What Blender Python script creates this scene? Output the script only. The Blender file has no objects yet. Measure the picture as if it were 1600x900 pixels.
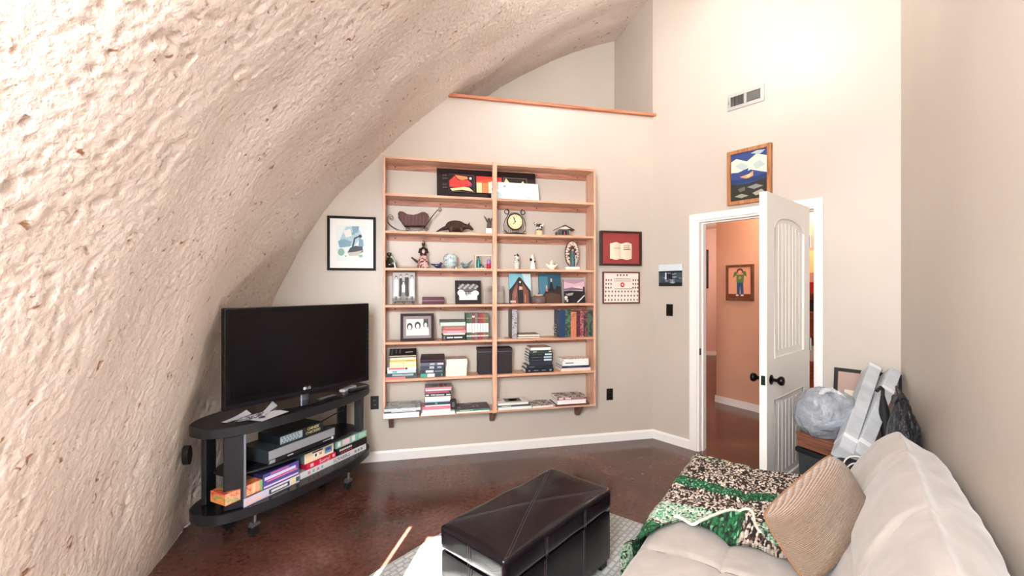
import bpy, bmesh, math, random
from mathutils import Vector, Matrix, noise, Euler
random.seed(7)
C = bpy.context.scene.collection
SC = bpy.context.scene
PI = math.pi
# ---------------------------------------------------------------- camera, world, lights, exposure
CAMZ = 1.46
cam_d = bpy.data.cameras.new('camera'); cam_d.sensor_width = 36; cam_d.lens = 680/1600*36
cam_d.clip_start = 0.02
cam = bpy.data.objects.new('camera', cam_d); C.objects.link(cam)
cam.location = (0, 0, CAMZ); cam.rotation_euler = (PI/2, 0, 0)
SC.camera = cam
vs = SC.view_settings
vs.view_transform = 'Standard'; vs.look = 'None'; vs.gamma = 1; vs.use_curve_mapping = False
vs.exposure = -0.04
w = bpy.data.worlds.new('world'); SC.world = w; w.use_nodes = True
w.node_tree.nodes['Background'].inputs[0].default_value = (0.75, 0.87, 1.0, 1)
w.node_tree.nodes['Background'].inputs[1].default_value = 1.5
def lamp(name, kind, loc, energy, col=(1, 1, 1), rot=(0, 0, 0), size=None, size_y=None, radius=None):
    d = bpy.data.lights.new(name, kind); d.energy = energy; d.color = col
    if kind == 'AREA':
        d.shape = 'RECTANGLE'; d.size = size; d.size_y = size_y or size
    if radius is not None and kind in ('POINT', 'SPOT'): d.shadow_soft_size = radius
    o = bpy.data.objects.new(name, d); C.objects.link(o); o.location = loc; o.rotation_euler = rot
    return o
sun_el = math.radians(28.4)
sdir = Vector((0.135*math.cos(sun_el), 0.99*math.cos(sun_el), -math.sin(sun_el)))
sun = lamp('sun', 'SUN', (-1, -3, 3), 230, (1, 0.95, 0.88))
sun.rotation_euler = sdir.to_track_quat('-Z', 'Y').to_euler(); sun.data.angle = math.radians(0.2)
# daylight through the tall window wall behind the camera
lamp('window_daylight', 'AREA', (-0.45, -1.08, 2.0), 120, (0.90, 0.95, 1.0), (math.radians(92), 0, math.radians(16)), 0.8, 1.7)
lamp('right_wall_fill', 'AREA', (-0.74, -0.42, 2.25), 150, (0.96, 0.98, 1.0), (math.radians(92), 0, math.radians(-60)), 0.6, 0.8)  # unseen fill lamp added left of the camera to brighten the right wall
# the ceiling lamp hanging from the dome, above the frame
LAMP = Vector((0.93, 2.70, 3.62))
lamp('ceiling_lamp_light', 'POINT', LAMP, 58, (1.0, 0.98, 0.95), radius=0.10)
# hall lamps
lamp('hall_lamp_light', 'POINT', (2.75, 4.55, 2.35), 34, (1.0, 0.78, 0.62), radius=0.08)
lamp('hall_end_light', 'POINT', (4.0, 7.9, 2.2), 70, (1.0, 0.86, 0.78), radius=0.1)
# ---------------------------------------------------------------- helpers
def lin(c):
    c = c/255.0
    return c/12.92 if c <= 0.04045 else ((c+0.055)/1.055)**2.4
def rgb(t): return (lin(t[0]), lin(t[1]), lin(t[2]), 1)
_m = {}
def mat(col, rough=0.6, metal=0.0, bump=0.0, scale=60.0, var=0.0, spec=0.35, alpha=None, sheen=0.0, coat=0.0, emit=None, trans=0.0):
    """plain procedural material; bump and colour variation from noise in object space"""
    key = (col, rough, metal, bump, scale, var, spec, alpha, sheen, coat, emit, trans)
    if key in _m: return _m[key]
    m = bpy.data.materials.new('paint_%d_%d_%d' % tuple(int(x) for x in col[:3])); m.use_nodes = True
    nt = m.node_tree; b = nt.nodes['Principled BSDF']
    b.inputs['Base Color'].default_value = rgb(col); b.inputs['Roughness'].default_value = rough
    b.inputs['Metallic'].default_value = metal; b.inputs['Specular IOR Level'].default_value = spec
    if sheen: b.inputs['Sheen Weight'].default_value = sheen
    if coat: b.inputs['Coat Weight'].default_value = coat; b.inputs['Coat Roughness'].default_value = 0.1
    if trans: b.inputs['Transmission Weight'].default_value = trans
    if alpha is not None: b.inputs['Alpha'].default_value = alpha
    if emit: b.inputs['Emission Color'].default_value = rgb(col); b.inputs['Emission Strength'].default_value = emit
    if bump or var:
        tc = nt.nodes.new('ShaderNodeTexCoord'); nz = nt.nodes.new('ShaderNodeTexNoise')
        nz.inputs['Scale'].default_value = scale; nz.inputs['Detail'].default_value = 5
        nt.links.new(tc.outputs['Object'], nz.inputs['Vector'])
        if bump:
            bp = nt.nodes.new('ShaderNodeBump'); bp.inputs['Strength'].default_value = bump; bp.inputs['Distance'].default_value = 0.01
            nt.links.new(nz.outputs['Fac'], bp.inputs['Height']); nt.links.new(bp.outputs['Normal'], b.inputs['Normal'])
        if var:
            mx = nt.nodes.new('ShaderNodeMix'); mx.data_type = 'RGBA'
            c = rgb(col)
            mx.inputs[6].default_value = tuple(x*(1-var) for x in c[:3])+(1,)
            mx.inputs[7].default_value = tuple(min(1, x*(1+var)) for x in c[:3])+(1,)
            mr = nt.nodes.new('ShaderNodeMapRange'); mr.inputs[1].default_value = 0.35; mr.inputs[2].default_value = 0.65
            nt.links.new(nz.outputs['Fac'], mr.inputs[0]); nt.links.new(mr.outputs[0], mx.inputs[0])
            nt.links.new(mx.outputs[2], b.inputs['Base Color'])
    _m[key] = m
    return m
def nodemat(name):
    m = bpy.data.materials.new(name); m.use_nodes = True
    return m, m.node_tree, m.node_tree.nodes['Principled BSDF']
def N(nt, t, **kw):
    n = nt.nodes.new(t)
    for k, v in kw.items(): setattr(n, k, v)
    return n
def ramp(nt, fac, stops, interp='LINEAR'):
    r = nt.nodes.new('ShaderNodeValToRGB'); r.color_ramp.interpolation = interp
    e = r.color_ramp.elements
    while len(e) < len(stops): e.new(0.5)
    for i, (p, c) in enumerate(stops):
        e[i].position = p; e[i].color = c if len(c) == 4 else rgb(c)
    nt.links.new(fac, r.inputs[0]); return r.outputs[0]

class MB:
    """collects shapes into ONE mesh; every shape may carry its own material"""
    def __init__(s, m=None): s.bm = bmesh.new(); s.mats = []; s.cur = m
    def _mi(s, m):
        m = m or s.cur
        if m not in s.mats: s.mats.append(m)
        return s.mats.index(m)
    def _fin(s, faces, m, smooth):
        i = s._mi(m)
        for f in faces: f.material_index = i; f.smooth = smooth
    def box(s, x0, x1, y0, y1, z0, z1, m=None, bev=0.0, M=None):
        v = [s.bm.verts.new((x, y, z)) for x in (x0, x1) for y in (y0, y1) for z in (z0, z1)]
        f = [s.bm.faces.new([v[i] for i in q]) for q in ((0, 1, 3, 2), (4, 6, 7, 5), (0, 4, 5, 1), (2, 3, 7, 6), (0, 2, 6, 4), (1, 5, 7, 3))]
        if bev:
            e = list({e for q in f for e in q.edges})
            r = bmesh.ops.bevel(s.bm, geom=e, offset=bev, segments=2, affect='EDGES', profile=0.5)
            f = list({q for vv in r['verts'] for q in vv.link_faces} | {q for q in f if q.is_valid})
            v = list({vv for q in f for vv in q.verts})
        s._fin(f, m, False)
        if M is not None: bmesh.ops.transform(s.bm, matrix=M, verts=v)
        return s
    def poly(s, pts, m=None, smooth=False):
        f = s.bm.faces.new([s.bm.verts.new(p) for p in pts]); s._fin([f], m, smooth); return s
    def prism(s, pts, axis, a, b, m=None, smooth=False, M=None):
        """2D outline extruded along 'x','y' or 'z' from a to b"""
        def P(p, t):
            return {'x': (t, p[0], p[1]), 'y': (p[0], t, p[1]), 'z': (p[0], p[1], t)}[axis]
        va = [s.bm.verts.new(P(p, a)) for p in pts]; vb = [s.bm.verts.new(P(p, b)) for p in pts]
        n = len(pts)
        f = [s.bm.faces.new(va), s.bm.faces.new(vb[::-1])]
        s._fin(f, m, False)
        g = [s.bm.faces.new([va[i], vb[i], vb[(i+1) % n], va[(i+1) % n]]) for i in range(n)]
        s._fin(g, m, smooth)
        if M is not None: bmesh.ops.transform(s.bm, matrix=M, verts=va+vb)
        return s
    def lathe(s, prof, c=(0, 0, 0), seg=20, m=None, axis='z', M=None, sx=1, sy=1):
        rings = []; allv = []
        for r, z in prof:
            ring = []
            for k in range(seg):
                a = 2*PI*k/seg; x, y = r*math.cos(a)*sx, r*math.sin(a)*sy
                p = {'z': (x, y, z), 'y': (x, z, y), 'x': (z, x, y)}[axis]
                ring.append(s.bm.verts.new((p[0]+c[0], p[1]+c[1], p[2]+c[2])))
            rings.append(ring); allv += ring
        f = []
        for a, b in zip(rings, rings[1:]):
            for k in range(seg): f.append(s.bm.faces.new([a[k], a[(k+1) % seg], b[(k+1) % seg], b[k]]))
        s._fin(f, m, True)
        e = []
        if prof[0][0] > 1e-6: e.append(s.bm.faces.new(rings[0][::-1]))
        if prof[-1][0] > 1e-6: e.append(s.bm.faces.new(rings[-1]))
        s._fin(e, m, False)
        if M is not None: bmesh.ops.transform(s.bm, matrix=M, verts=allv)
        return s
    def ball(s, c, r, m=None, seg=12, rot=None):
        if not hasattr(r, '__len__'): r = (r, r, r)
        M = Matrix.Translation(c) @ (rot.to_matrix().to_4x4() if rot else Matrix.Identity(4)) @ Matrix.Diagonal((r[0], r[1], r[2], 1))
        o = bmesh.ops.create_uvsphere(s.bm, u_segments=seg, v_segments=max(6, seg*2//3), radius=1, matrix=M)
        s._fin({f for v in o['verts'] for f in v.link_faces}, m, True); return s
    def tube(s, pts, r, m=None, seg=8, closed=False):
        pts = [Vector(p) for p in pts]; n = len(pts)
        rr = r if hasattr(r, '__len__') else [r]*n
        rings = []; up = Vector((0.13, 0.21, 1)).normalized()
        for i in range(n):
            if closed: t = pts[(i+1) % n]-pts[i-1]
            else: t = pts[min(i+1, n-1)]-pts[max(i-1, 0)]
            t.normalize()
            a = t.cross(up)
            if a.length < 1e-3: a = t.cross(Vector((1, 0, 0)))
            a.normalize(); b = t.cross(a)
            rings.append([s.bm.verts.new(pts[i]+rr[i]*(a*math.cos(2*PI*k/seg)+b*math.sin(2*PI*k/seg))) for k in range(seg)])
        f = []
        for i in range(n if closed else n-1):
            A, B = rings[i], rings[(i+1) % n]
            for k in range(seg): f.append(s.bm.faces.new([A[k], A[(k+1) % seg], B[(k+1) % seg], B[k]]))
        if not closed: f += [s.bm.faces.new(rings[0][::-1]), s.bm.faces.new(rings[-1])]
        s._fin(f, m, True); return s
    def grid(s, fn, nu, nv, m=None, smooth=True, thick=0, wrap=False):
        V = [[s.bm.verts.new(fn(i/nu, j/nv)) for j in range(nv+1)] for i in range(nu+1)]
        f = [s.bm.faces.new([V[i][j], V[i+1][j], V[i+1][j+1], V[i][j+1]]) for i in range(nu) for j in range(nv)]
        s._fin(f, m, smooth); return s
    def text(s, txt, size, M, m=None, depth=0.0):
        cu = bpy.data.curves.new('t', 'FONT'); cu.body = txt; cu.size = size; cu.align_x = 'CENTER'; cu.align_y = 'CENTER'
        cu.extrude = depth; cu.resolution_u = 3
        o = bpy.data.objects.new('t', cu); me = bpy.data.meshes.new_from_object(o)
        n0 = len(s.bm.faces); me.transform(M); s.bm.from_mesh(me); s.bm.faces.ensure_lookup_table()
        s._fin(s.bm.faces[n0:], m, False)
        bpy.data.objects.remove(o); bpy.data.curves.remove(cu); bpy.data.meshes.remove(me); return s
    def build(s, name, parent=None, fix=True, label=None):
        if fix: bmesh.ops.recalc_face_normals(s.bm, faces=s.bm.faces[:])
        for e in s.bm.edges:
            if len(e.link_faces) == 2 and not (e.link_faces[0].smooth and e.link_faces[1].smooth and e.calc_face_angle(0) < 0.75): e.smooth = False
        me = bpy.data.meshes.new(name); s.bm.to_mesh(me); s.bm.free()
        for m in s.mats: me.materials.append(m)
        o = bpy.data.objects.new(name, me); C.objects.link(o)
        if parent is not None: o.parent = parent
        if label: o['label'] = label
        return o
def thing(name, label, cat, loc=(0, 0, 0), rz=0.0, group=None):
    o = bpy.data.objects.new(name, None); C.objects.link(o); o.empty_display_size = 0.05
    o.location = loc; o.rotation_euler = (0, 0, rz)
    o['label'] = label; o['category'] = cat
    if group: o['group'] = group
    return o
def tag(o, label, cat, group=None):
    o['label'] = label; o['category'] = cat
    if group: o['group'] = group
    return o
def struct(o): o['kind'] = 'structure'; return o

class Frame:
    """wall frame: local x along the wall, local y into the wall, z up"""
    def __init__(s, ox, oy, ang): s.o = Vector((ox, oy)); s.a = ang; s.c, s.s = math.cos(ang), math.sin(ang)
    def W(s, x, y, z=0.0): return Vector((s.o.x+x*s.c-y*s.s, s.o.y+x*s.s+y*s.c, z))
    def hit(s, px, py, off=0.0):
        """measurement: which point of the plane 'off' in front of the wall the photo shows at (px, py)"""
        k = (px-800)/680.0; ox = s.o.x+off*s.s; oy = s.o.y-off*s.c
        x = (k*oy-ox)/(s.c-k*s.s); Y = oy+x*s.s
        return x, CAMZ-(py-450)/680.0*Y
    def put(s, o, x, y, z=0.0, rz=0.0):
        o.location = s.W(x, y, z); o.rotation_euler = (0, 0, s.a+rz); return o
A = (1.373, 4.243); CC = (2.523, 2.823)
FS = Frame(A[0], A[1], math.atan2(0.2235, 0.9747))       # bookcase wall
FD = Frame(A[0], A[1], math.atan2(-0.777, 0.629))        # door wall
FR = Frame(CC[0], CC[1], math.atan2(-0.8226, -0.5686))   # right-hand wall beside the sofa
FU = Frame(0, 0, math.atan2(0.8226, 0.5686))             # sofa: x along the sofa, y toward the room
# ================================================================ the setting
def wall_paint(name, col, rough=0.42):
    m, nt, b = nodemat(name)
    tc = N(nt, 'ShaderNodeTexCoord'); n1 = N(nt, 'ShaderNodeTexNoise'); n1.inputs['Scale'].default_value = 90; n1.inputs['Detail'].default_value = 3
    n2 = N(nt, 'ShaderNodeTexNoise'); n2.inputs['Scale'].default_value = 1.3; n2.inputs['Detail'].default_value = 4
    nt.links.new(tc.outputs['Object'], n1.inputs['Vector']); nt.links.new(tc.outputs['Object'], n2.inputs['Vector'])
    c = [x*0.96 for x in col]
    nt.links.new(ramp(nt, n2.outputs['Fac'], [(0.3, tuple(c)), (0.7, tuple(col))]), b.inputs['Base Color'])
    bp = N(nt, 'ShaderNodeBump'); bp.inputs['Strength'].default_value = 0.08; bp.inputs['Distance'].default_value = 0.004
    nt.links.new(n1.outputs['Fac'], bp.inputs['Height']); nt.links.new(bp.outputs['Normal'], b.inputs['Normal'])
    b.inputs['Roughness'].default_value = rough
    return m
M_wall = wall_paint('beige_wall_paint', (199, 189, 178))
M_hall = wall_paint('orange_hall_paint', (214, 168, 142), 0.5)
M_pink = wall_paint('pink_hall_paint', (216, 180, 164), 0.5)
M_white = mat((240, 238, 234), 0.35)
# stained concrete floor
def floor_mat():
    m, nt, b = nodemat('stained_concrete')
    tc = N(nt, 'ShaderNodeTexCoord')
    a = N(nt, 'ShaderNodeTexNoise'); a.inputs['Scale'].default_value = 1.5; a.inputs['Detail'].default_value = 9; a.inputs['Roughness'].default_value = 0.58; a.inputs['Distortion'].default_value = 0.4
    f = N(nt, 'ShaderNodeTexNoise'); f.inputs['Scale'].default_value = 38; f.inputs['Detail'].default_value = 8; f.inputs['Roughness'].default_value = 0.7
    s = N(nt, 'ShaderNodeTexNoise'); s.inputs['Scale'].default_value = 11; s.inputs['Detail'].default_value = 2
    for n in (a, f, s): nt.links.new(tc.outputs['Object'], n.inputs['Vector'])
    c1 = ramp(nt, a.outputs['Fac'], [(0.28, (70, 42, 36)), (0.48, (94, 59, 51)), (0.60, (110, 72, 61)), (0.74, (138, 98, 84))])
    c2 = ramp(nt, f.outputs['Fac'], [(0.35, (168, 158, 156)), (0.62, (255, 255, 255))])
    mx = N(nt, 'ShaderNodeMix'); mx.data_type = 'RGBA'; mx.blend_type = 'MULTIPLY'; mx.inputs[0].default_value = 0.75
    nt.links.new(c1, mx.inputs[6]); nt.links.new(c2, mx.inputs[7])
    chips = ramp(nt, s.outputs['Fac'], [(0.755, (0, 0, 0)), (0.775, (255, 255, 255))])
    m2 = N(nt, 'ShaderNodeMix'); m2.data_type = 'RGBA'; m2.inputs[7].default_value = rgb((196, 160, 140))
    nt.links.new(chips, m2.inputs[0]); nt.links.new(mx.outputs[2], m2.inputs[6]); nt.links.new(m2.outputs[2], b.inputs['Base Color'])
    r = ramp(nt, a.outputs['Fac'], [(0.3, (95, 95, 95)), (0.7, (135, 135, 135))]); nt.links.new(r, b.inputs['Roughness'])
    bp = N(nt, 'ShaderNodeBump'); bp.inputs['Strength'].default_value = 0.12; bp.inputs['Distance'].default_value = 0.004
    nt.links.new(f.outputs['Fac'], bp.inputs['Height']); nt.links.new(bp.outputs['Normal'], b.inputs['Normal'])
    b.inputs['Specular IOR Level'].default_value = 0.6
    return m
fl = MB(floor_mat()); fl.box(-3.2, 6.0, -1.4, 10.5, -0.1, 0.0); struct(fl.build('floor'))

# sprayed concrete dome
def dome_mat():
    m, nt, b = nodemat('sprayed_concrete')
    tc = N(nt, 'ShaderNodeTexCoord')
    a = N(nt, 'ShaderNodeTexNoise'); a.inputs['Scale'].default_value = 42; a.inputs['Detail'].default_value = 6; a.inputs['Roughness'].default_value = 0.6
    v = N(nt, 'ShaderNodeTexVoronoi'); v.inputs['Scale'].default_value = 44; v.feature = 'SMOOTH_F1'
    g = N(nt, 'ShaderNodeTexNoise'); g.inputs['Scale'].default_value = 1.2; g.inputs['Detail'].default_value = 3
    p = N(nt, 'ShaderNodeTexNoise'); p.inputs['Scale'].default_value = 22; p.inputs['Detail'].default_value = 3; p.inputs['Distortion'].default_value = 0.8
    for n in (a, v, g, p): nt.links.new(tc.outputs['Object'], n.inputs['Vector'])
    ad = N(nt, 'ShaderNodeMath', operation='MULTIPLY_ADD'); ad.inputs[1].default_value = 0.6
    nt.links.new(v.outputs['Distance'], ad.inputs[0]); nt.links.new(a.outputs['Fac'], ad.inputs[2])
    bp = N(nt, 'ShaderNodeBump'); bp.inputs['Strength'].default_value = 0.75; bp.inputs['Distance'].default_value = 0.016
    nt.links.new(ad.outputs[0], bp.inputs['Height']); nt.links.new(bp.outputs['Normal'], b.inputs['Normal'])
    base = ramp(nt, g.outputs['Fac'], [(0.35, (220, 204, 192)), (0.65, (232, 219, 209))])
    pit = ramp(nt, p.outputs['Fac'], [(0.27, (170, 128, 98)), (0.345, (255, 255, 255))])  # brown spots, with the shade of small holes painted into the colour
    mx = N(nt, 'ShaderNodeMix'); mx.data_type = 'RGBA'; mx.blend_type = 'MULTIPLY'; mx.inputs[0].default_value = 1
    nt.links.new(base, mx.inputs[6]); nt.links.new(pit, mx.inputs[7]); nt.links.new(mx.outputs[2], b.inputs['Base Color'])
    b.inputs['Roughness'].default_value = 0.75
    return m
def interp(xs, ys, x):
    # monotone cubic
    n = len(xs); h = [xs[i+1]-xs[i] for i in range(n-1)]; d = [(ys[i+1]-ys[i])/h[i] for i in range(n-1)]
    mm = [d[0]]+[0 if d[i-1]*d[i] <= 0 else 2*d[i-1]*d[i]/(d[i-1]+d[i]) for i in range(1, n-1)]+[d[-1]]
    x = max(xs[0], min(xs[-1], x)); i = 0
    while i < n-2 and x > xs[i+1]: i += 1
    t = (x-xs[i])/h[i]; t2 = t*t; t3 = t2*t
    return (2*t3-3*t2+1)*ys[i]+(t3-2*t2+t)*h[i]*mm[i]+(-2*t3+3*t2)*ys[i+1]+(t3-t2)*h[i]*mm[i+1]
BY = [-3.6, -1.6, -0.4, 0.8, 2.3, 3.44, 6.5]; BX = [-2.05, -1.85, -1.66, -1.55, -1.875, -2.136, -2.83]
def base_x(Y): return interp(BY, BX, Y)
# dome profile, height -> distance inward
PZ = [0, 0.7, 1.36, 2.01, 2.62, 3.14, 3.54, 3.95, 4.32, 4.75]
PD = [0, 0.07, 0.24, 0.58, 1.08, 1.62, 2.13, 2.75, 3.60, 5.6]
prof = []
z = 0.0
while z < 4.75:
    prof.append((interp(PZ, PD, z), z))
    z += 0.014 if z < 2.6 else (0.012 if z < 3.6 else (0.010 if z < 4.3 else 0.004))
prof.append((5.6, 4.75))
# resample by length
rs = [prof[0]]
for p in prof[1:]:
    L = math.hypot(p[0]-rs[-1][0], p[1]-rs[-1][1])
    st = 0.015 if p[1] < 2.7 else 0.035
    if L >= st: rs.append(p)
prof = rs
ys = []; y = -3.4
while y < 6.3:
    ys.append(y); y += 0.012 if 0.15 < y < 2.0 else (0.025 if 2.0 <= y < 5.2 else 0.12)
WX, WY = 0.9747, 0.2235
def dome_point(Y, i):
    d, z = prof[i]
    a = prof[max(0, i-1)]; b = prof[min(len(prof)-1, i+1)]
    td, tz = b[0]-a[0], b[1]-a[1]; L = math.hypot(td, tz)
    nd, nz = tz/L, -td/L                       # inward normal in the profile plane
    bx = base_x(Y); p = Vector((bx+d*WX, Y+d*WY, z))
    q = p*1.0
    big = noise.noise(q*1.1)*0.025+noise.noise(Vector((p.y*2.1, p.z*0.5, 4.0)))*0.035+noise.noise(q*3.1+Vector((7, 3, 1)))*0.014
    s = noise.noise(q*34)*0.5+noise.noise(q*66+Vector((3, 1, 8)))*0.5
    s = (abs(s)**0.8)*(1 if s > 0 else -1)
    pit = noise.noise(q*33+Vector((9, 9, 2)))
    sm = s*0.0040-(max(0, pit-0.34)*0.05)
    k = big+sm
    if z > 2.7: k = big*0.8+sm*0.8
    return p+Vector((nd*WX*k, nd*WY*k, nz*k))
dm = MB(dome_mat())
V = [[dm.bm.verts.new(dome_point(Y, i)) for i in range(len(prof))] for Y in ys]
fc = [dm.bm.faces.new([V[a][i], V[a+1][i], V[a+1][i+1], V[a][i+1]]) for a in range(len(ys)-1) for i in range(len(prof)-1) if V[a][i].co.y > -1.30]
bmesh.ops.delete(dm.bm, geom=[v for v in dm.bm.verts if not v.link_faces], context='VERTS')
dm._fin(fc, None, True)
struct(dm.build('ceiling', fix=False))

# bookcase wall, up to the ledge
wb = MB(M_wall); wb.box(-3.75, 0.0, 0, 0.13, 0, 3.125); FS.put(struct(wb.build('wall_back')), 0, 0)
wn = MB(M_wall); wn.box(-3.4, 0.10, 0.828, 0.90, 2.9, 4.9); FS.put(struct(wn.build('wall_niche_back')), 0, 0)
ws = MB(M_wall); ws.box(0.0, 0.10, 0.0, 0.828, 2.9, 4.9); FS.put(struct(ws.build('wall_niche_side')), 0, 0)
wf = MB(M_wall); wf.box(-3.4, 0.0, 0.13, 0.828, 3.0, 3.12); FS.put(struct(wf.build('wall_niche_floor')), 0, 0)
# door wall with its opening
T0, T1, DH = 0.458, 1.357, 2.056
CWL, CWR = 0.074, 0.048
wd = MB(M_wall)
wd.box(0, T0, 0, 0.12, 0, 5.0).box(T1, 2.1, 0, 0.12, 0, 5.0).box(T0, T1, 0, 0.12, DH, 5.0)
FD.put(struct(wd.build('wall_door')), 0, 0)
wr = MB(M_wall); wr.box(0, 4.75, 0, 0.12, 0, 5.0); FR.put(struct(wr.build('wall_right')), 0, 0)
# window wall behind the camera: a tall narrow light, a slit beside it
wk = MB(M_wall)
for x0, x1, z0, z1 in ((-2.6, -1.165, 0, 4.9), (-1.140, -1.015, 0, 4.9), (-0.78, 0.6, 0, 4.9), (-1.165, -1.140, 2.14, 4.9), (-1.015, -0.78, 2.08, 4.9)):
    wk.box(x0, x1, -1.26, -1.20, z0, z1)
struct(wk.build('wall_window'))
# baseboards
def baseboard(name, fr, x0, x1, h=0.085, t=0.014):
    b = MB(M_white); b.prism([(0, 0), (-t, 0), (-t, h*0.8), (-t*0.45, h), (0, h)], 'x', x0, x1)
    return FRput(fr, b.build(name))
def FRput(fr, o): fr.put(struct(o), 0, 0); return o
baseboard('baseboard_back', FS, -3.5, -0.006)
baseboard('baseboard_door', FD, 0.0, T0-0.074)
baseboard('baseboard_door_right', FD, T1+0.05, 1.83)
# wooden ledge on top of the bookcase wall
def wood(name, c0, c1, c2, scale=3.0, axis=0, rough=0.5):
    m, nt, b = nodemat(name)
    tc = N(nt, 'ShaderNodeTexCoord'); mp = N(nt, 'ShaderNodeMapping')
    sc = [scale*7]*3; sc[axis] = scale*0.5; mp.inputs['Scale'].default_value = sc
    nt.links.new(tc.outputs['Object'], mp.inputs['Vector'])
    n = N(nt, 'ShaderNodeTexNoise'); n.inputs['Scale'].default_value = 1.6; n.inputs['Detail'].default_value = 5; n.inputs['Distortion'].default_value = 1.4
    nt.links.new(mp.outputs[0], n.inputs['Vector'])
    nt.links.new(ramp(nt, n.outputs['Fac'], [(0.3, c0), (0.5, c1), (0.68, c2)]), b.inputs['Base Color'])
    b.inputs['Roughness'].default_value = rough
    return m
M_pine = wood('pine_boards', (178, 126, 100), (208, 162, 134), (220, 180, 154), 3, 0)
M_pinev = wood('pine_uprights', (184, 132, 106), (212, 166, 140), (222, 184, 158), 3, 2)
M_cleat = wood('pine_cleats', (128, 80, 62), (166, 112, 90), (186, 136, 114), 4, 0)
lg = MB(wood('cedar_ledge', (150, 86, 60), (186, 116, 84), (206, 140, 104), 3, 0)); lg.box(-2.15, 0.035, -0.035, 0.15, 3.125, 3.15, bev=0.003)
FS.put(struct(lg.build('trim_1')), 0, 0)
# door casing and jamb
cs = MB(M_white)
for x0, x1, z0, z1 in ((T0-CWL, T0-0.004, 0, DH+0.004), (T1+0.004, T1+CWR, 0, DH+0.004), (T0-CWL, T1+CWR, DH+0.004, DH+0.062)):
    cs.box(x0, x1, -0.018, 0.0, z0, z1, bev=0.004); cs.box(x0, x1, 0.12, 0.138, z0, z1, bev=0.004)
cs.box(T0-0.004, T0+0.012, -0.004, 0.124, 0, DH).box(T1-0.012, T1+0.004, -0.004, 0.124, 0, DH).box(T0, T1, -0.004, 0.124, DH-0.012, DH+0.004)
cs.box(T0+0.012, T0+0.024, 0.045, 0.085, 0, DH).box(T1-0.024, T1-0.012, 0.045, 0.085, 0, DH).box(T0, T1, 0.045, 0.085, DH-0.024, DH-0.012)
casing = struct(cs.build('door_1')); FD.put(casing, 0, 0)
M_black = mat((22, 20, 20), 0.35)
M_blackmetal = mat((24, 18, 16), 0.28, 0.7)
st = MB(M_blackmetal); st.box(T0+0.0118, T0+0.0135, 0.002, 0.030, 0.86, 0.92); st.build('strike_plate', casing, label='black strike plate')
# hall beyond the door
FH = Frame(2.62, 5.58, math.atan2(-0.87, 0.50))
h1 = MB(M_hall); h1.box(0, 3.6, 0, 0.12, 0, 2.75); FH.put(struct(h1.build('wall_hall')), 0, 0)
h1b = MB(M_hall); h1b.box(0, 0.12, 0.12, 3.2, 0, 2.75); FH.put(struct(h1b.build('wall_hall_return')), 0, 0)
bb = MB(M_white); bb.box(-0.012, 3.6, -0.014, 0, 0, 0.085).box(-0.012, 0, 0, 3.2, 0, 0.085); FH.put(struct(bb.build('baseboard_hall')), 0, 0)
h2 = MB(M_pink); h2.box(2.2, 6.0, 9.45, 9.55, 0, 2.75); struct(h2.build('wall_hall_end'))
b2 = MB(M_white); b2.box(2.2, 6.0, 9.43, 9.45, 0, 0.09); struct(b2.build('baseboard_hall_end'))
h3 = MB(M_pink); h3.prism([(1.55, 4.75), (1.45, 4.8), (2.9, 9.6), (3.0, 9.6)], 'z', 0, 2.75); struct(h3.build('wall_hall_left'))
h4 = MB(M_hall); h4.prism([(4.5, 2.7), (4.6, 2.7), (6.0, 9.5), (5.9, 9.5)], 'z', 0, 2.75); struct(h4.build('wall_hall_right'))
h6 = MB(M_hall); h6.prism([(2.62, 2.92), (4.6, 2.72), (4.6, 2.60), (2.62, 2.80)], 'z', 0, 2.75); struct(h6.build('wall_hall_near'))
h5 = MB(mat((226, 200, 184), 0.7)); h5.prism([(1.47, 4.35), (2.72, 2.81), (4.7, 2.6), (6.1, 9.6), (2.7, 9.6), (1.3, 4.8)], 'z', 2.75, 2.85); struct(h5.build('ceiling_hall'))
# ================================================================ bookcase and everything fixed to the walls
DEP = 0.185
def ZL(k): return 0.411+0.3009*k          # board centre heights, 0 = lowest, 7 = top
def SX(px, off=DEP): return FS.hit(px, 450, off)[0]
def SZ(px, py, off=DEP): return FS.hit(px, py, off)[1]
bc = thing('bookcase', 'tall open pine bookcase with seven rows of shelves mounted on the beige wall', 'bookcase')
FS.put(bc, 0, 0)
XL, XR = SX(598), SX(931); XC = SX(772.5)
zb, zt = ZL(0)-0.012, ZL(7)+0.012
for nm, x0, x1, y0, y1 in (('side_panel', XL, XL+0.02, -DEP, 0), ('side_panel', XR-0.02, XR, -DEP, 0), ('center_upright', XC-0.019, XC+0.019, -DEP-0.018, -DEP)):
    b = MB(M_pinev); b.box(x0, x1, y0, y1, zb, zt, bev=0.0015)
    if nm == 'center_upright':
        for k in range(8): b.lathe([(0.0045, 0), (0.0045, 0.0012), (0, 0.0012)], (XC, -DEP-0.0178, ZL(k)), 8, M_black, 'y', M=Matrix.Translation((0, -0.0, 0)))
    b.build(nm, bc)
M_screw = mat((40, 26, 22), 0.4)
for k in range(8):
    for a, b_ in ((XL+0.02, XR-0.02),):
        s = MB(M_pine); s.box(a, b_, -DEP, 0, ZL(k)-0.011, ZL(k)+0.009, bev=0.0015); s.build('shelf', bc)
        if k > 0:
            s = MB(M_cleat); s.box(a, b_, -0.02, 0, ZL(k)-0.011-0.044, ZL(k)-0.0112)
            for q in (0.04, 0.25, 0.47, 0.53, 0.73, 0.95):
                x = a+(b_-a)*q; s.box(x-0.005, x+0.005, -0.0206, -0.0199, ZL(k)-0.038, ZL(k)-0.028, M_screw)
            s.build('wall_cleat', bc)
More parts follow.
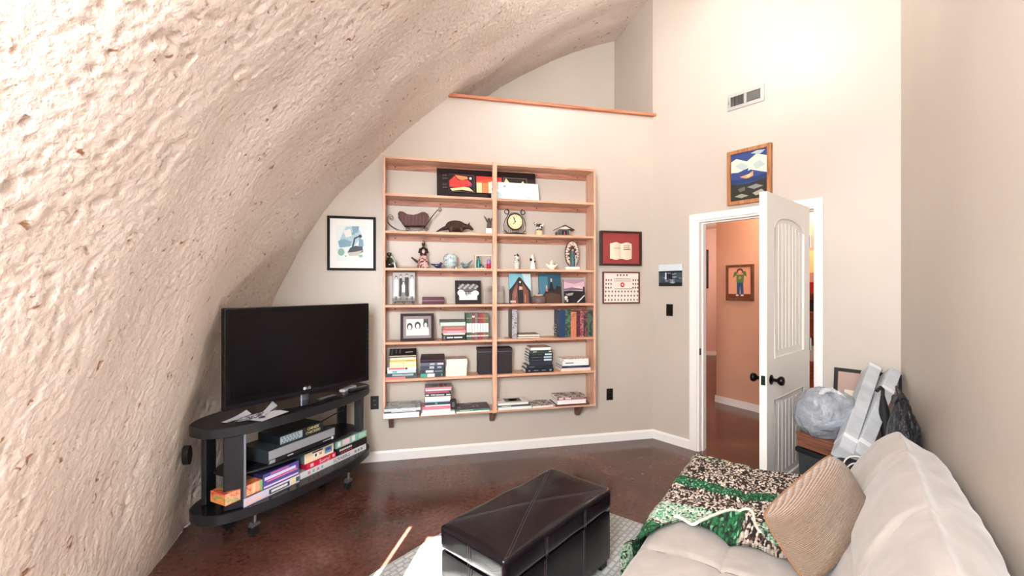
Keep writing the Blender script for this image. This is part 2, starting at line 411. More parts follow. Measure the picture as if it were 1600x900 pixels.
M_walnut = wood('walnut_brackets', (84, 52, 42), (110, 74, 60), (126, 88, 72), 5, 2)
for px in (611, 770, 905):
    x = FS.hit(px, 660, 0.08)[0]; b = MB(M_walnut)
    b.prism([(-DEP+0.03, ZL(0)-0.0112), (-0.003, ZL(0)-0.0112), (-0.003, ZL(0)-0.125), (-0.045, ZL(0)-0.125)], 'x', x-0.018, x+0.018)
    b.box(x-0.004, x+0.004, -0.052, -0.044, ZL(0)-0.112, ZL(0)-0.098, mat((200, 190, 180), 0.3, 0.8)); b.build('bracket', bc)

def poly_art(mb, W, H, y, items, eps=0.0004):
    """flat artwork: polygons / ellipses in 0..1 picture coordinates (origin lower left), stacked a hair apart toward the viewer"""
    n = 0
    for it in items:
        kind, m = it[0], it[1]
        yy = y-eps*(n+1)
        if kind == 'p': mb.poly([(-W/2+u*W, yy, v*H) for u, v in it[2]], m)
        elif kind == 'r':
            u0, v0, u1, v1 = it[2]; mb.poly([(-W/2+u*W, yy, v*H) for u, v in ((u0, v0), (u1, v0), (u1, v1), (u0, v1))], m)
        elif kind == 'e':
            u, v, ru, rv = it[2]; mb.poly([(-W/2+(u+ru*math.cos(a*PI/8))*W, yy, (v+rv*math.sin(a*PI/8))*H) for a in range(16)], m)
        elif kind == 't': mb.text(it[2], it[5]*H, Matrix.Translation((-W/2+it[3]*W, yy, it[4]*H)) @ Matrix.Rotation(PI/2, 4, 'X'), m)
        n += 1
def frame_parts(root, W, H, fw, fd, mfr, art, mback, mat_m=None, mw=0.0, glass=True):
    """picture frame standing on z=0, back at y=0; parts: frame, mount, picture"""
    f = MB(mfr)
    for x0, x1, z0, z1 in ((-W/2, -W/2+fw, 0, H), (W/2-fw, W/2, 0, H), (-W/2+fw, W/2-fw, 0, fw), (-W/2+fw, W/2-fw, H-fw, H)):
        f.box(x0, x1, -fd, 0, z0, z1, bev=min(0.002, fw*0.2))
    f.build('frame', root)
    iw, ih = W-2*fw, H-2*fw
    if mat_m:
        m = MB(mat_m); m.box(-iw/2, iw/2, -fd*0.5, -0.001, fw, H-fw); m.build('mount', root)
    pw, ph = iw-2*mw, ih-2*mw
    p = MB(mback); p.box(-pw/2, pw/2, -fd*0.5-0.0015, -0.002, 0, ph)
    poly_art(p, pw, ph, -fd*0.5-0.0016, art)
    o = p.build('picture', root, fix=False); o.location = (0, 0, fw+mw)
    return o
def facing(o):
    """flip artwork polygons toward the viewer"""
    return o
def hexm(r, g, b, rough=0.45): return mat((r, g, b), rough)
BLK, WHT = hexm(24, 22, 24), hexm(232, 230, 226)
# -- framed pictures on the bookcase wall
def wall_picture(fr, box, label, mfr, fw, fd, art, mback, mm=None, mw=0.0, name='framed_picture', cat='picture', group=None):
    x0, y0, x1, y1 = box
    xa, za = fr.hit(x0, (y0+y1)/2, fd)[0], None
    xb = fr.hit(x1, (y0+y1)/2, fd)[0]
    xm = (x0+x1)/2; z1 = fr.hit(xm, y0, fd)[1]; z0 = fr.hit(xm, y1, fd)[1]
    r = thing(name, label, cat, group=group); fr.put(r, (xa+xb)/2, -0.001, z0)
    frame_parts(r, xb-xa, z1-z0, fw, fd, mfr, art, mback, mm, mw)
    return r
T1c, T2c, T3c, T4c = hexm(120, 158, 178), hexm(170, 200, 212), hexm(40, 56, 72), hexm(128, 176, 160)
wall_picture(FS, (511, 338, 587, 422.5), 'black-framed watercolour of a boat left of the bookcase', mat((22, 17, 17), 0.6, spec=0.2), 0.020, 0.022,
    [('p', T2c, [(0.08, .55), (.3, .95), (.7, .98), (.85, .7), (.6, .45), (.2, .4)]), ('p', T1c, [(.5, .97), (.75, .97), (.7, .8), (.55, .78)]),
     ('p', WHT, [(.22, .84), (.45, .9), (.5, .7), (.3, .66)]), ('p', T1c, [(.05, .55), (.22, .62), (.5, .55), (.45, .42), (.1, .38)]), ('e', T4c, (.15, .26, .11, .1)), ('e', T1c, (.55, .77, .05, .04)),
     ('p', T3c, [(.36, .25), (.45, .38), (.62, .44), (.86, .42), (.88, .28), (.7, .18), (.42, .18)]), ('p', hexm(190, 188, 176), [(.36, .25), (.6, .27), (.86, .32), (.72, .17), (.42, .16)]),
     ('p', T3c, [(.5, .4), (.56, .4), (.62, .62), (.74, .68), (.72, .71), (.58, .66)]), ('e', T3c, (.78, .7, .06, .045)), ('p', T1c, [(.72, .42), (.9, .42), (.88, .6), (.75, .66)]), ('e', T4c, (.8, .16, .07, .04)), ('e', T4c, (.3, .15, .03, .02))],
    hexm(226, 236, 238), mat((242, 242, 240), 0.5), 0.052)
M_wal = mat((70, 40, 34), 0.5)
def txtrow(n, u0, u1, v, m, h=0.02):
    return [('r', m, (u0+(u1-u0)*i/n, v, u0+(u1-u0)*(i+0.75)/n, v+h)) for i in range(n)]
GRY = hexm(120, 110, 104)
CRM = hexm(226, 208, 184)
sb = wall_picture(FS, (939, 361, 1003, 415), 'shadow box with an open booklet on red backing right of the bookcase', mat((52, 34, 30), 0.35), 0.017, 0.045, [], mat((150, 62, 58), 0.8), name='shadow_box', cat='shadow box')
W_, H_ = 0.30, 0.22
bk = MB(CRM); bk.grid(lambda u, v: Vector(((u-0.5)*0.225, -0.030-0.012*abs(math.sin(2*PI*u)), 0.06+v*0.155+0.006*math.cos(4*PI*u)*(1 if v < 0.5 else -1))), 16, 4)
bk.box(-0.11, 0.11, -0.029, -0.024, 0.065, 0.21, CRM)
for i in range(5): bk.box(0.02, 0.085, -0.0435, -0.0425, 0.165+0.006*i, 0.168+0.006*i, GRY) if i != 2 else bk.box(0.018, 0.09, -0.0437, -0.0425, 0.150, 0.158, hexm(80, 70, 66))
for i in range(6): bk.tube([(-0.075+0.011*i+0.006*math.cos(a), -0.044, 0.165+0.008*math.sin(a)) for a in (0, 1, 2, 3, 4, 5, 6)], 0.0009, GRY, 4)
bk.build('open_booklet', sb, label='cream open booklet')
RED = hexm(196, 60, 66)
pw_art = []
for r_, (a0, a1, n_) in enumerate([(.04, .96, 11), (.04, .96, 11), (.04, .96, 11)]):
    for i in range(n_): pw_art.append(('e', hexm(110, 86, 76), (a0+(a1-a0)*i/(n_-1), .08+r_*.145, .02, .035)))
for r_ in range(3):
    for i in range(3):
        pw_art.append(('e', hexm(110, 86, 76), (.04+i*.07, .50+r_*.13, .02, .035))); pw_art.append(('e', hexm(110, 86, 76), (.82+i*.07, .50+r_*.13, .02, .035)))
for i in range(4): pw_art.append(('e', hexm(90, 70, 62), (.36+i*.09, .93, .022, .035)))
pw_art += [('e', RED, (.5, .6, .06, .085)), ('e', WHT, (.5, .6, .025, .035))]+txtrow(12, .26, .74, .79, GRY, .022)+txtrow(14, .26, .74, .72, GRY, .02)+txtrow(14, .26, .76, .455, GRY, .022)
wall_picture(FS, (942, 424.5, 1000, 474.5), 'framed class chart of small portraits with a red seal, below the shadow box', mat((104, 58, 48), 0.35), 0.014, 0.018, pw_art, hexm(236, 226, 214), name='framed_certificate', cat='certificate')
# -- on the door wall
SK, SEA, DK = hexm(206, 216, 224), hexm(62, 76, 88), hexm(24, 28, 36)
cv = thing('photo_canvas', 'small canvas photo of three figures in dark waves, above the light switch', 'picture')
xa, xb = FD.hit(1029.5, 430, .02)[0], FD.hit(1066, 430, .02)[0]; z0 = FD.hit(1048, 447, .02)[1]; z1 = FD.hit(1048, 413, .02)[1]
FD.put(cv, (xa+xb)/2, -0.001, z0); W_, H_ = xb-xa, z1-z0
p = MB(mat((210, 208, 204), 0.6)); p.box(-W_/2, W_/2, -0.02, 0, 0, H_); p.build('canvas', cv)
p = MB(SK); rnd = random.Random(3)
poly_art(p, W_, H_, -0.0203, [('r', SK, (0, 0, 1, 1)), ('r', SEA, (0, 0, 1, .7)), ('r', DK, (0, .0, 1, .16)), ('r', DK, (0, .62, 1, .70))]+[('p', hexm(*( (170, 182, 190) if rnd.random() > .5 else (34, 42, 52))), [(a, b), (a+.14, b+.02), (a+.26, b), (a+.13, b-.03)]) for a, b in [(rnd.random()*.74, .12+.5*rnd.random()) for _ in range(26)]]+
    [('r', SK, (.3, .3, .36, .62))]+[('p', DK, [(u-.03, .3), (u+.03, .3), (u+.035, .52), (u+.015, .6), (u-.015, .6), (u-.035, .52)]) for u in (.42, .5, .57)], 0.0003)
p.build('photo_print', cv, fix=False)
def plate(fr, px, py, w_, h_, kind, label, name, cat):
    x, z = fr.hit(px, py, 0.0); r = thing(name, label, cat); fr.put(r, x, 0, z)
    b = MB(M_black); b.box(-w_/2, w_/2, -0.006, 0.0, -h_/2, h_/2, bev=0.002); b.build('cover_plate', r)
    b = MB(mat((14, 13, 13), 0.25))
    if kind == 'switch':
        b.box(-0.017, 0.017, -0.009, -0.006, -0.034, 0.034, bev=0.002); b.build('rocker', r)
    else:
        b.lathe([(0.016, -0.009), (0.016, -0.006)], (0, 0, 0.020), 14, None, 'y').lathe([(0.016, -0.009), (0.016, -0.006)], (0, 0, -0.020), 14, None, 'y')
        g = hexm(120, 116, 112)
        for zz in (0.02, -0.02):
            for xx in (-0.006, 0.006): b.box(xx-0.001, xx+0.001, -0.0095, -0.0088, zz-0.004, zz+0.006, g)
        b.build('receptacle', r)
    return r
plate(FD, 1046.5, 484.5, 0.068, 0.112, 'switch', 'black light switch on the beige wall left of the doorway', 'light_switch', 'light switch')
plate(FS, 952.5, 616, 0.066, 0.110, 'outlet', 'black wall outlet right of the bookcase', 'wall_outlet', 'outlet')
plate(FS, 585.5, 629, 0.066, 0.112, 'outlet', 'black wall outlet between the television cart and the bookcase', 'wall_outlet', 'outlet')
# air vent high on the door wall
vt = thing('air_vent', 'grey metal air vent high on the wall above the painting', 'vent')
xa, xb = FD.hit(1136.5, 150, .008)[0], FD.hit(1194, 150, .008)[0]
zc = (FD.hit(1136.5, 150, .008)[1]+FD.hit(1136.5, 174, .008)[1])/2
W_ = xb-xa; H_ = FD.hit(1136.5, 149, .008)[1]-FD.hit(1136.5, 174, .008)[1]
FD.put(vt, (xa+xb)/2, 0, zc)
mv = mat((176, 176, 174), 0.4, 0.3); f = MB(mv); t = 0.028
for x0, x1, z0, z1 in ((-W_/2, W_/2, H_/2-t, H_/2), (-W_/2, W_/2, -H_/2, -H_/2+t), (-W_/2, -W_/2+t, -H_/2+t, H_/2-t), (W_/2-t, W_/2, -H_/2+t, H_/2-t), (-0.010, 0.010, -H_/2+t, H_/2-t)):
    f.box(x0, x1, -0.010, 0, z0, z1, bev=0.0015)
f.build('frame', vt)
b = MB(mat((30, 30, 30), 0.8)); b.box(-W_/2+t, W_/2-t, -0.0015, 0, -H_/2+t, H_/2-t); b.build('duct_opening', vt, label='dark duct opening')
for s_ in (0, 1):
    x0, x1 = (-W_/2+t, -0.010) if s_ == 0 else (0.010, W_/2-t)
    L = MB(mat((130, 130, 128), 0.45, 0.3)); n_ = 11
    for i in range(n_):
        x = x0+(x1-x0)*(i+0.5)/n_
        L.box(-0.0012, 0.0012, -0.004, 0.004, -H_/2+t, H_/2-t, M=Matrix.Translation((x, -0.0055, 0)) @ Matrix.Rotation(math.radians(35 if s_ == 0 else -35), 4, 'Z'))
    if s_:
        for i in range(4): L.box(x0, x1, -0.0095, -0.0075, -H_/2+t+(H_-2*t)*(i+1)/5-0.0015, -H_/2+t+(H_-2*t)*(i+1)/5+0.0015)
    L.build('louvers', vt)
lv = MB(mv); lv.box(-W_/2+0.008, -W_/2+0.014, -0.022, -0.010, -0.012, 0.012); lv.build('damper_lever', vt)
# landscape painting above the door
NB, CL, CL2, OR, DG = hexm(52, 72, 128), hexm(214, 216, 196), hexm(176, 190, 190), hexm(236, 150, 104), hexm(48, 48, 44)
xa, xb = FD.hit(1136, 280, .03)[0], FD.hit(1205, 280, .03)[0]
z1, z0 = FD.hit(1136, 238.5, .03)[1], FD.hit(1136, 322, .03)[1]
r = thing('framed_painting', 'wood-framed landscape painting of clouds and sunset above the door', 'painting'); FD.put(r, (xa+xb)/2, -0.001, z0)
frame_parts(r, xb-xa, z1-z0, 0.030, 0.035, wood('oak_frame', (128, 80, 46), (166, 110, 68), (186, 130, 86), 6, 2),
    [('p', CL, [(0, .85), (.15, .9), (.45, .8), (.7, .92), (1, .84), (1, .5), (.8, .55), (.55, .62), (.3, .55), (0, .6)]), ('p', CL2, [(.1, .75), (.3, .8), (.5, .7), (.35, .62)]), ('p', CL2, [(.6, .72), (.8, .78), (.95, .66), (.7, .6)]),
     ('p', CL2, [(.55, .95), (.7, .99), (.95, .97), (.8, .9)]), ('p', NB, [(0, .62), (.2, .6), (.5, .66), (.45, .54), (.1, .5)]), ('p', OR, [(.25, .5), (.5, .53), (.62, .58), (.62, .48), (.45, .44)]), ('p', hexm(250, 200, 150), [(.42, .5), (.56, .54), (.56, .49), (.48, .47)]),
     ('p', hexm(40, 58, 100), [(0, .46), (.3, .44), (.7, .46), (1, .5), (1, .38), (0, .36)]), ('p', DG, [(0, 0), (0, .36), (.5, .33), (1, .4), (1, 0)]), ('p', hexm(150, 150, 130), [(.1, .1), (.3, .14), (.5, .08), (.3, .05)]), ('p', hexm(130, 134, 128), [(.45, .26), (.7, .3), (.9, .24), (.65, .2)]),
     ('p', hexm(96, 100, 84), [(.2, .25), (.4, .28), (.4, .2), (.25, .18)]), ('p', hexm(160, 156, 140), [(.6, .12), (.85, .18), (.95, .1), (.7, .06)])], NB)
# ================================================================ what stands on the shelves
def mottle(name, c1, c2, c3=None, scale=14.0, rough=0.35):
    m, nt, b = nodemat(name)
    tc = N(nt, 'ShaderNodeTexCoord'); n = N(nt, 'ShaderNodeTexNoise'); n.inputs['Scale'].default_value = scale; n.inputs['Detail'].default_value = 3; n.inputs['Distortion'].default_value = 1.5
    nt.links.new(tc.outputs['Object'], n.inputs['Vector'])
    st = [(0.0, c1), (0.47, c1), (0.53, c2)] if c3 is None else [(0.0, c1), (0.40, c1), (0.46, c2), (0.56, c2), (0.61, c3)]
    nt.links.new(ramp(nt, n.outputs['Fac'], st), b.inputs['Base Color']); b.inputs['Roughness'].default_value = rough
    return m
def shelf_top(k): return ZL(k)+0.009
def stand(name, label, cat, k, px, off, group=None, rz=0.0):
    r = thing(name, label, cat, group=group); FS.put(r, SX(px, off), -off, shelf_top(k), rz); return r
PAGE = mat((226, 218, 200), 0.8)
PAGEW = mat((236, 232, 224), 0.8)
def book_mesh(W, D, H, cov, pages, spine_front=True, marks=(), top=None, toparts=()):
    """flat book: x width, y depth from 0 (front) back, z height; returns (cover MB, pages MB)"""
    t = min(0.003, H*0.16); c = MB(cov); p = MB(pages)
    c.box(-W/2, W/2, 0, D, 0, t); c.box(-W/2, W/2, 0, D, H-t, H, top or cov)
    if spine_front: c.box(-W/2, W/2, 0, 0.003, t, H-t); p.box(-W/2+0.003, W/2-0.003, 0.003, D-0.004, t, H-t)
    else: c.box(-W/2, W/2, D-0.003, D, t, H-t); p.box(-W/2+0.003, W/2-0.003, 0.003, D-0.003, t, H-t)
    for it in marks:
        u0, u1, v0, v1, m = it[:5]
        if isinstance(m, str):      # lettering: (u centre, size fraction, v centre, -, text, material)
            c.text(m, v1*H, Matrix.Translation((-W/2+u0*W, -0.0006, v0*H)) @ Matrix.Rotation(PI/2, 4, 'X'), it[5])
        else: c.box(-W/2+u0*W, -W/2+u1*W, -0.0005, 0.001, v0*H, v1*H, m)
    for u0, u1, v0, v1, m in toparts: c.box(-W/2+u0*W, -W/2+u1*W, v0*D, v1*D, H-0.001, H+0.0006, m)
    return c, p
def flat_stack(k, off, gname, books, z0=0.0):
    """books from the bottom up: (px0, px1, height px, cover, spine_front, label, options)"""
    z = shelf_top(k)+z0
    for b in books:
        px0, px1, hp, cov, sf, label = b[:6]; op = b[6] if len(b) > 6 else {}
        o_ = op.get('off', off); x0, x1 = SX(px0, o_), SX(px1, o_)
        s = (CAMZ-SZ((px0+px1)/2, 550, o_))/100.0          # metres for one photo pixel here
        H = hp*s; D = op.get('depth', 0.15)
        r = thing('book', label, 'book', group=gname); FS.put(r, (x0+x1)/2, -o_, z, math.radians(op.get('rz', 0)))
        c, p = book_mesh(x1-x0, D, H, cov, op.get('pages', PAGEW), sf, op.get('marks', ()), op.get('top'), op.get('toparts', ()))
        co = c.build('cover', r); po = p.build('pages', r)
        if op.get('tilt'):
            for q in (co, po): q.rotation_euler = (math.radians(op['tilt']), 0, 0)
        z += H+0.0004
    return z
h = hexm
W1 = h(226, 226, 222); K1 = h(26, 26, 30); NV = h(36, 48, 68); TL = h(58, 132, 116); MR = h(120, 44, 56); PK = h(226, 130, 146); PKL = h(238, 196, 204)
YL = h(232, 214, 120); YP = h(236, 230, 170); ORY = h(226, 182, 96); GB = h(120, 136, 150); GN = h(72, 100, 92); GP = h(188, 214, 196); CR = h(240, 234, 214)
def lab(u0, u1, m, v0=0.2, v1=0.8): return (u0, u1, v0, v1, m)
# fifth row, left: horizontal pile and a set of uprights
flat_stack(2, 0.165, 'pile of books in the fifth row', [
    (691, 727.5, 8.5, K1, True, 'thick black book at the bottom of the pile beside the row of uprights', {'marks': [lab(.06, .12, GRY), lab(.2, .46, W1, .4, .62), lab(.5, .86, W1, .4, .62)]}),
    (693, 727, 2.4, CR, False, 'thin cream book just above the thick black one beside the uprights'),
    (692, 728, 4.4, PK, True, 'pink paperback in the middle of the pile beside the uprights', {'marks': [lab(.2, .8, PKL, .4, .6)]}),
    (692, 727.6, 7.0, h(150, 92, 88), True, 'dusty red book above the pink paperback', {'marks': [lab(.1, .9, h(176, 120, 112), .35, .65)]}),
    (688, 727.3, 5.5, GP, True, 'pale green book second from the top beside the uprights', {'marks': [lab(.15, .5, W1)]}),
    (687.5, 727.3, 3.0, h(60, 74, 66), True, 'dark green book on top of the pile beside the uprights')])
def upright_row(k, off, books, gname, pages_gap=0.006):
    for b in books:
        px0, px1, pyt, cov, label = b[:5]; op = b[5] if len(b) > 5 else {}
        x0, x1 = SX(px0, off), SX(px1, off); Ht = SZ((px0+px1)/2, pyt, off)-shelf_top(k); W_ = x1-x0-0.0006
        D = op.get('depth', 0.14)
        r = thing('book', label, 'book', group=gname); FS.put(r, (x0+x1)/2, -off, shelf_top(k))
        t = min(0.003, W_*0.15); c = MB(cov); c.box(-W_/2, W_/2, 0, 0.003, 0, Ht, bev=0.0008); c.box(-W_/2, -W_/2+t, 0.003, D, 0, Ht, op.get('side', cov)); c.box(W_/2-t, W_/2, 0.003, D, 0, Ht)
        for v0, v1, m in op.get('marks', ()):
            c.box(-W_/2+0.001, W_/2-0.001, -0.0006, 0.001, v0*Ht, v1*Ht, m)
        c.build('cover', r); p = MB(op.get('pages', PAGE)); p.box(-W_/2+t, W_/2-t, 0.003, D-0.003, 0.003, Ht-pages_gap); p.build('pages', r)
GD, GDk, RDk, BRk = h(150, 140, 96), h(52, 84, 72), h(128, 52, 58), h(86, 78, 74)
cols = [(GDk, 'leftmost, dark green'), (h(64, 98, 84), 'second from the left, green'), (RDk, 'third from the left, red'), (h(104, 104, 100), 'fourth from the left, grey'), (h(116, 50, 62), 'fifth from the left, maroon'),
        (h(140, 58, 66), 'sixth from the left, crimson'), (h(138, 92, 70), 'second from the right, brown'), (h(92, 100, 84), 'rightmost, olive')]
upright_row(2, 0.165, [(728.8+4.32*i, 728.8+4.32*(i+1), 489.5, c_, 'upright volume of the matching set with white spine labels, '+d_, {'marks': [(.28, .62, W1), (.12, .17, h(214, 206, 190)), (.80, .83, GD)] if i != 2 else [(.26, .62, W1), (.12, .17, W1), (.84, .9, W1)]}) for i, (c_, d_) in enumerate(cols)], 'matching set of eight volumes')
# fifth row, right
upright_row(2, 0.16, [(800, 808, 484, mottle('mosaic_spine', (96, 92, 98), (176, 174, 186), (140, 122, 108), 40), 'slim standing book with a mottled silver spine, alone beside the centre upright', {'side': h(80, 72, 70), 'depth': 0.15})], None)
flat_stack(2, 0.165, 'two flat brown books', [
    (808.6, 844, 2.6, h(70, 52, 48), False, 'dark brown book lying flat, lower of two beside the slim standing book', {'depth': 0.155}),
    (809.5, 843.5, 3.6, h(104, 84, 76), False, 'taupe book lying flat, upper of two beside the slim standing book', {'depth': 0.155, 'pages': PAGE})])
nc = MB(W1); nc.box(-0.032, 0.032, 0, 0.09, 0, 0.0012).grid(lambda u, v: Vector((-0.032+0.064*u, 0.001+0.085*v, 0.0014+0.006*v*v)), 3, 4)
tag(FS.put(nc.build('note_card'), SX(783, .15), -.15, shelf_top(2), math.radians(-6)), 'white note card lying flat beside the centre upright', 'card')
rowr = [(873.5, 883.3, 484.5, h(38, 58, 92), 'navy hardback at the left end of the tall colourful row', {'side': h(34, 42, 62)}),
        (883.4, 892, 483.8, mottle('green_spine', (42, 64, 58), (84, 116, 90), None, 22), 'green illustrated hardback, second in the tall colourful row'),
        (892.1, 900.6, 487.2, mottle('orange_spine', (206, 128, 94), (190, 120, 90), (120, 92, 70), 18), 'orange hardback in the tall colourful row'),
        (900.7, 906.4, 486, mottle('maroon_spine', (70, 34, 42), (110, 50, 58), None, 30), 'maroon hardback in the tall colourful row'),
        (906.5, 912, 485.5, mottle('pink_spine', (130, 56, 66), (176, 120, 128), None, 36), 'red and pink hardback in the tall colourful row'),
        (912.1, 918, 485.5, mottle('olive_spine', (44, 52, 50), (140, 74, 74), None, 14), 'dark olive and red hardback, second from the right end'),
        (918.1, 926.5, 484.5, mottle('sage_spine', (74, 98, 84), (44, 52, 48), None, 10), 'sage green hardback at the right end of the tall colourful row')]
upright_row(2, 0.165, rowr, 'tall hardbacks standing at the right end of the fifth row', 0.004)
vn = thing('beaded_vine', 'small wire vine ornament with silver beads leaning on the navy hardback', 'ornament'); FS.put(vn, SX(866, .172), -.172, shelf_top(2))
v = MB(h(110, 112, 90)); v.lathe([(0, 0), (0.024, 0), (0.022, 0.006), (0.006, 0.012), (0, 0.012)], (0.008, 0, 0), 12); v.build('base', vn)
v = MB(h(70, 66, 56)); v.tube([(0.01*math.sin(t*7), 0.006*math.cos(t*7), 0.012+0.115*t) for t in [i/16 for i in range(17)]], 0.0016); v.build('stem', vn)
v = MB(mat((196, 200, 196), 0.25, 0.3))
for i in range(16): v.ball((0.014*math.sin(i*1.9), -0.004+0.006*math.cos(i*1.9), 0.014+0.0072*i), 0.0048, seg=8)
v.build('beads', vn)
# sixth row
g = 'pile under the black book in the sixth row'
flat_stack(1, 0.172, g, [
    (599, 651, 3.0, h(220, 120, 130), True, 'pink and grey book at the bottom of the leftmost sixth-row pile', {'marks': [lab(.66, 1.0, h(70, 76, 84), 0, 1)], 'depth': .165}),
    (600, 651, 5.6, h(44, 68, 74), True, 'dark teal book with a pale band, second from the bottom of the leftmost pile', {'marks': [lab(.25, .9, h(150, 168, 176))], 'depth': .165}),
    (605, 650, 4.6, h(190, 210, 214), True, 'pale blue book third from the bottom of the leftmost pile', {'marks': [lab(.18, .34, h(110, 160, 150)), lab(.05, .12, W1)]}),
    (605, 650, 4.6, h(220, 216, 220), True, 'white book with a red stripe in the leftmost pile', {'marks': [lab(.05, .6, h(214, 90, 110), .3, .8), lab(.62, .7, K1)]}),
    (609, 650, 4.0, YP, True, 'pale yellow book in the leftmost pile, lower of two alike', {'marks': [lab(.5, .53, K1, .4, .7)]}),
    (609, 650, 4.0, h(234, 232, 184), True, 'pale yellow book in the leftmost pile, upper of two alike', {'marks': [lab(.5, .53, K1, .4, .7)]}),
    (609.5, 650, 3.2, ORY, True, 'orange-yellow book near the top of the leftmost pile', {'marks': [lab(.6, .9, h(180, 130, 60), .3, .7)]}),
    (609.5, 650, 3.4, h(234, 220, 150), False, 'yellow-edged book just under the black one in the leftmost pile')])
zt_ = shelf_top(1)+(3+5.6+4.6*2+4*2+3.2+3.4)*0.0053+0.006
r = thing('book', 'black-covered book lying tilted on top of the leftmost pile, a white slip on it', 'book'); FS.put(r, SX(629.5, .168), -.168, zt_)
c, p = book_mesh(0.216, 0.15, 0.012, K1, PAGE, False, (), None, [(.06, .12, .1, .9, h(110, 116, 124)), (.22, .27, .3, .85, h(120, 128, 136)), (.36, .41, .3, .85, h(130, 138, 146))])
co = c.build('cover', r); po = p.build('pages', r)
for q in (co, po): q.rotation_euler = (math.radians(14), 0, 0)
sl = MB(W1); sl.box(-0.036, 0.036, -0.009, 0.009, 0, 0.0008); so = sl.build('paper_slip'); FS.put(so, SX(640, .11), -.11, zt_+0.0295); so.rotation_euler = (math.radians(14), 0, FS.a+0.5)
tag(so, 'small white paper slip lying on the black-covered book', 'paper')
flat_stack(1, 0.165, 'dark pile in the sixth row', [
    (656.5, 693, 6, h(42, 54, 66), True, 'dark book with a teal and white spine, bottom of the second pile', {'marks': [lab(.02, .28, h(70, 160, 136), .1, .95), lab(.3, .62, W1, .1, .95), lab(.9, .95, h(90, 170, 120))]}),
    (657, 693.5, 6, h(40, 54, 70), True, 'navy book with a broad white label in the second pile', {'marks': [lab(.22, .55, h(214, 220, 226)), lab(.6, .95, h(130, 146, 160), .4, .6)]}),
    (657, 693.5, 6, h(50, 62, 84), True, 'navy book with two small grey labels in the second pile', {'marks': [lab(.38, .58, h(180, 184, 190)), lab(.72, .9, h(160, 164, 170), .3, .7)]}),
    (657, 693.5, 4.5, h(90, 96, 112), True, 'slate book near the top of the second pile', {'marks': [lab(.4, .6, h(180, 180, 190), .2, .8), lab(.72, .98, h(200, 196, 206), .2, .8)]})])
r = thing('book', 'dark plum book lying crooked on top of the second pile', 'book'); FS.put(r, SX(675, .16), -.16, shelf_top(1)+22.6*0.0053+0.010, math.radians(-5))
c, p = book_mesh(0.194, 0.14, 0.012, h(56, 40, 48), PAGE, True); co = c.build('cover', r); po = p.build('pages', r)
for q in (co, po): q.rotation_euler = (math.radians(13), 0, 0)
flat_stack(1, 0.168, 'cream pile in the sixth row', [(696.5+d0, 729.5+d0, 4.45, CR if i % 2 else h(236, 232, 220), False, 'cream-edged book in the third pile of the sixth row, '+o_, {'pages': mat((240-4*(i % 3), 236-4*(i % 2), 216), 0.8), 'top': mottle('carpet_cover', (90, 50, 40), (190, 150, 130), None, 60) if i == 5 else None})
    for i, (d0, o_) in enumerate([(0, 'at the bottom'), (.3, 'second from the bottom'), (-.2, 'third from the bottom'), (.4, 'third from the top'), (1.2, 'second from the top'), (.8, 'topmost with a patterned cover')])])
bx = thing('leather_box', 'dark brown leather storage box standing behind the centre upright', 'box'); FS.put(bx, (SX(748, .15)+SX(800, .15))/2, -.15, shelf_top(1))
Wb = SX(800, .15)-SX(748, .15); ML = mat((36, 28, 33), 0.6, bump=0.4, scale=60, var=0.35)
b = MB(ML); b.box(-Wb/2, Wb/2, 0, 0.13, 0, 0.19, bev=0.004); b.build('body', bx)
b = MB(ML); b.box(-Wb/2-0.003, Wb/2+0.003, -0.003, 0.133, 0.193, 0.222, bev=0.004); b.box(-Wb/2-0.001, Wb/2+0.001, -0.0034, 0.13, 0.190, 0.1935, h(120, 110, 112)); b.build('lid', bx)
flat_stack(1, 0.168, 'black pile in the sixth row', [
    (821, 865, 6.4, h(26, 28, 34), True, 'black book with small grey lettering at the bottom of the black pile', {'marks': [lab(.1, .17, h(120, 124, 130), .3, .7), lab(.3, .46, h(110, 116, 124), .4, .6), lab(.58, .72, h(110, 116, 124), .4, .6), lab(.85, .93, h(130, 134, 140), .3, .7)]}),
    (823, 864, 5.0, h(34, 36, 44), True, 'black book with a worn spine, second from the bottom of the black pile', {'marks': [lab(.08, .3, h(100, 106, 112), .35, .6)]}),
    (827, 863, 5.6, h(44, 48, 60), True, 'dark slate book in the middle of the black pile'),
    (826.5, 864, 4.2, h(30, 34, 42), True, 'black book with a pale blue end label, lowest of three alike', {'marks': [lab(.62, .95, h(196, 216, 226)), lab(.1, .55, h(120, 130, 136), .42, .52)]}),
    (826, 864, 4.2, h(30, 34, 42), True, 'black book with a pale blue end label, middle of three alike', {'marks': [lab(.62, .95, h(176, 204, 218)), lab(.1, .55, h(120, 130, 136), .42, .52)]}),
    (826.5, 864, 4.2, h(30, 34, 42), True, 'black book with a pale blue end label, topmost of three alike', {'marks': [lab(.66, .95, h(190, 212, 224)), lab(.1, .55, h(120, 130, 136), .42, .52)]}),
    (827, 863, 4.6, h(52, 66, 60), True, 'dark green book lettered on its spine near the top of the black pile', {'marks': [(.25, 0, .5, .62, 'JOEY', W1), lab(.85, .96, h(210, 206, 150), .3, .7)]}),
    (829, 861, 4.6, h(226, 220, 210), False, 'white-edged book with a tan cover on top of the black pile', {'top': h(176, 140, 124), 'toparts': [(.15, .85, .2, .8, h(200, 170, 150))]})])
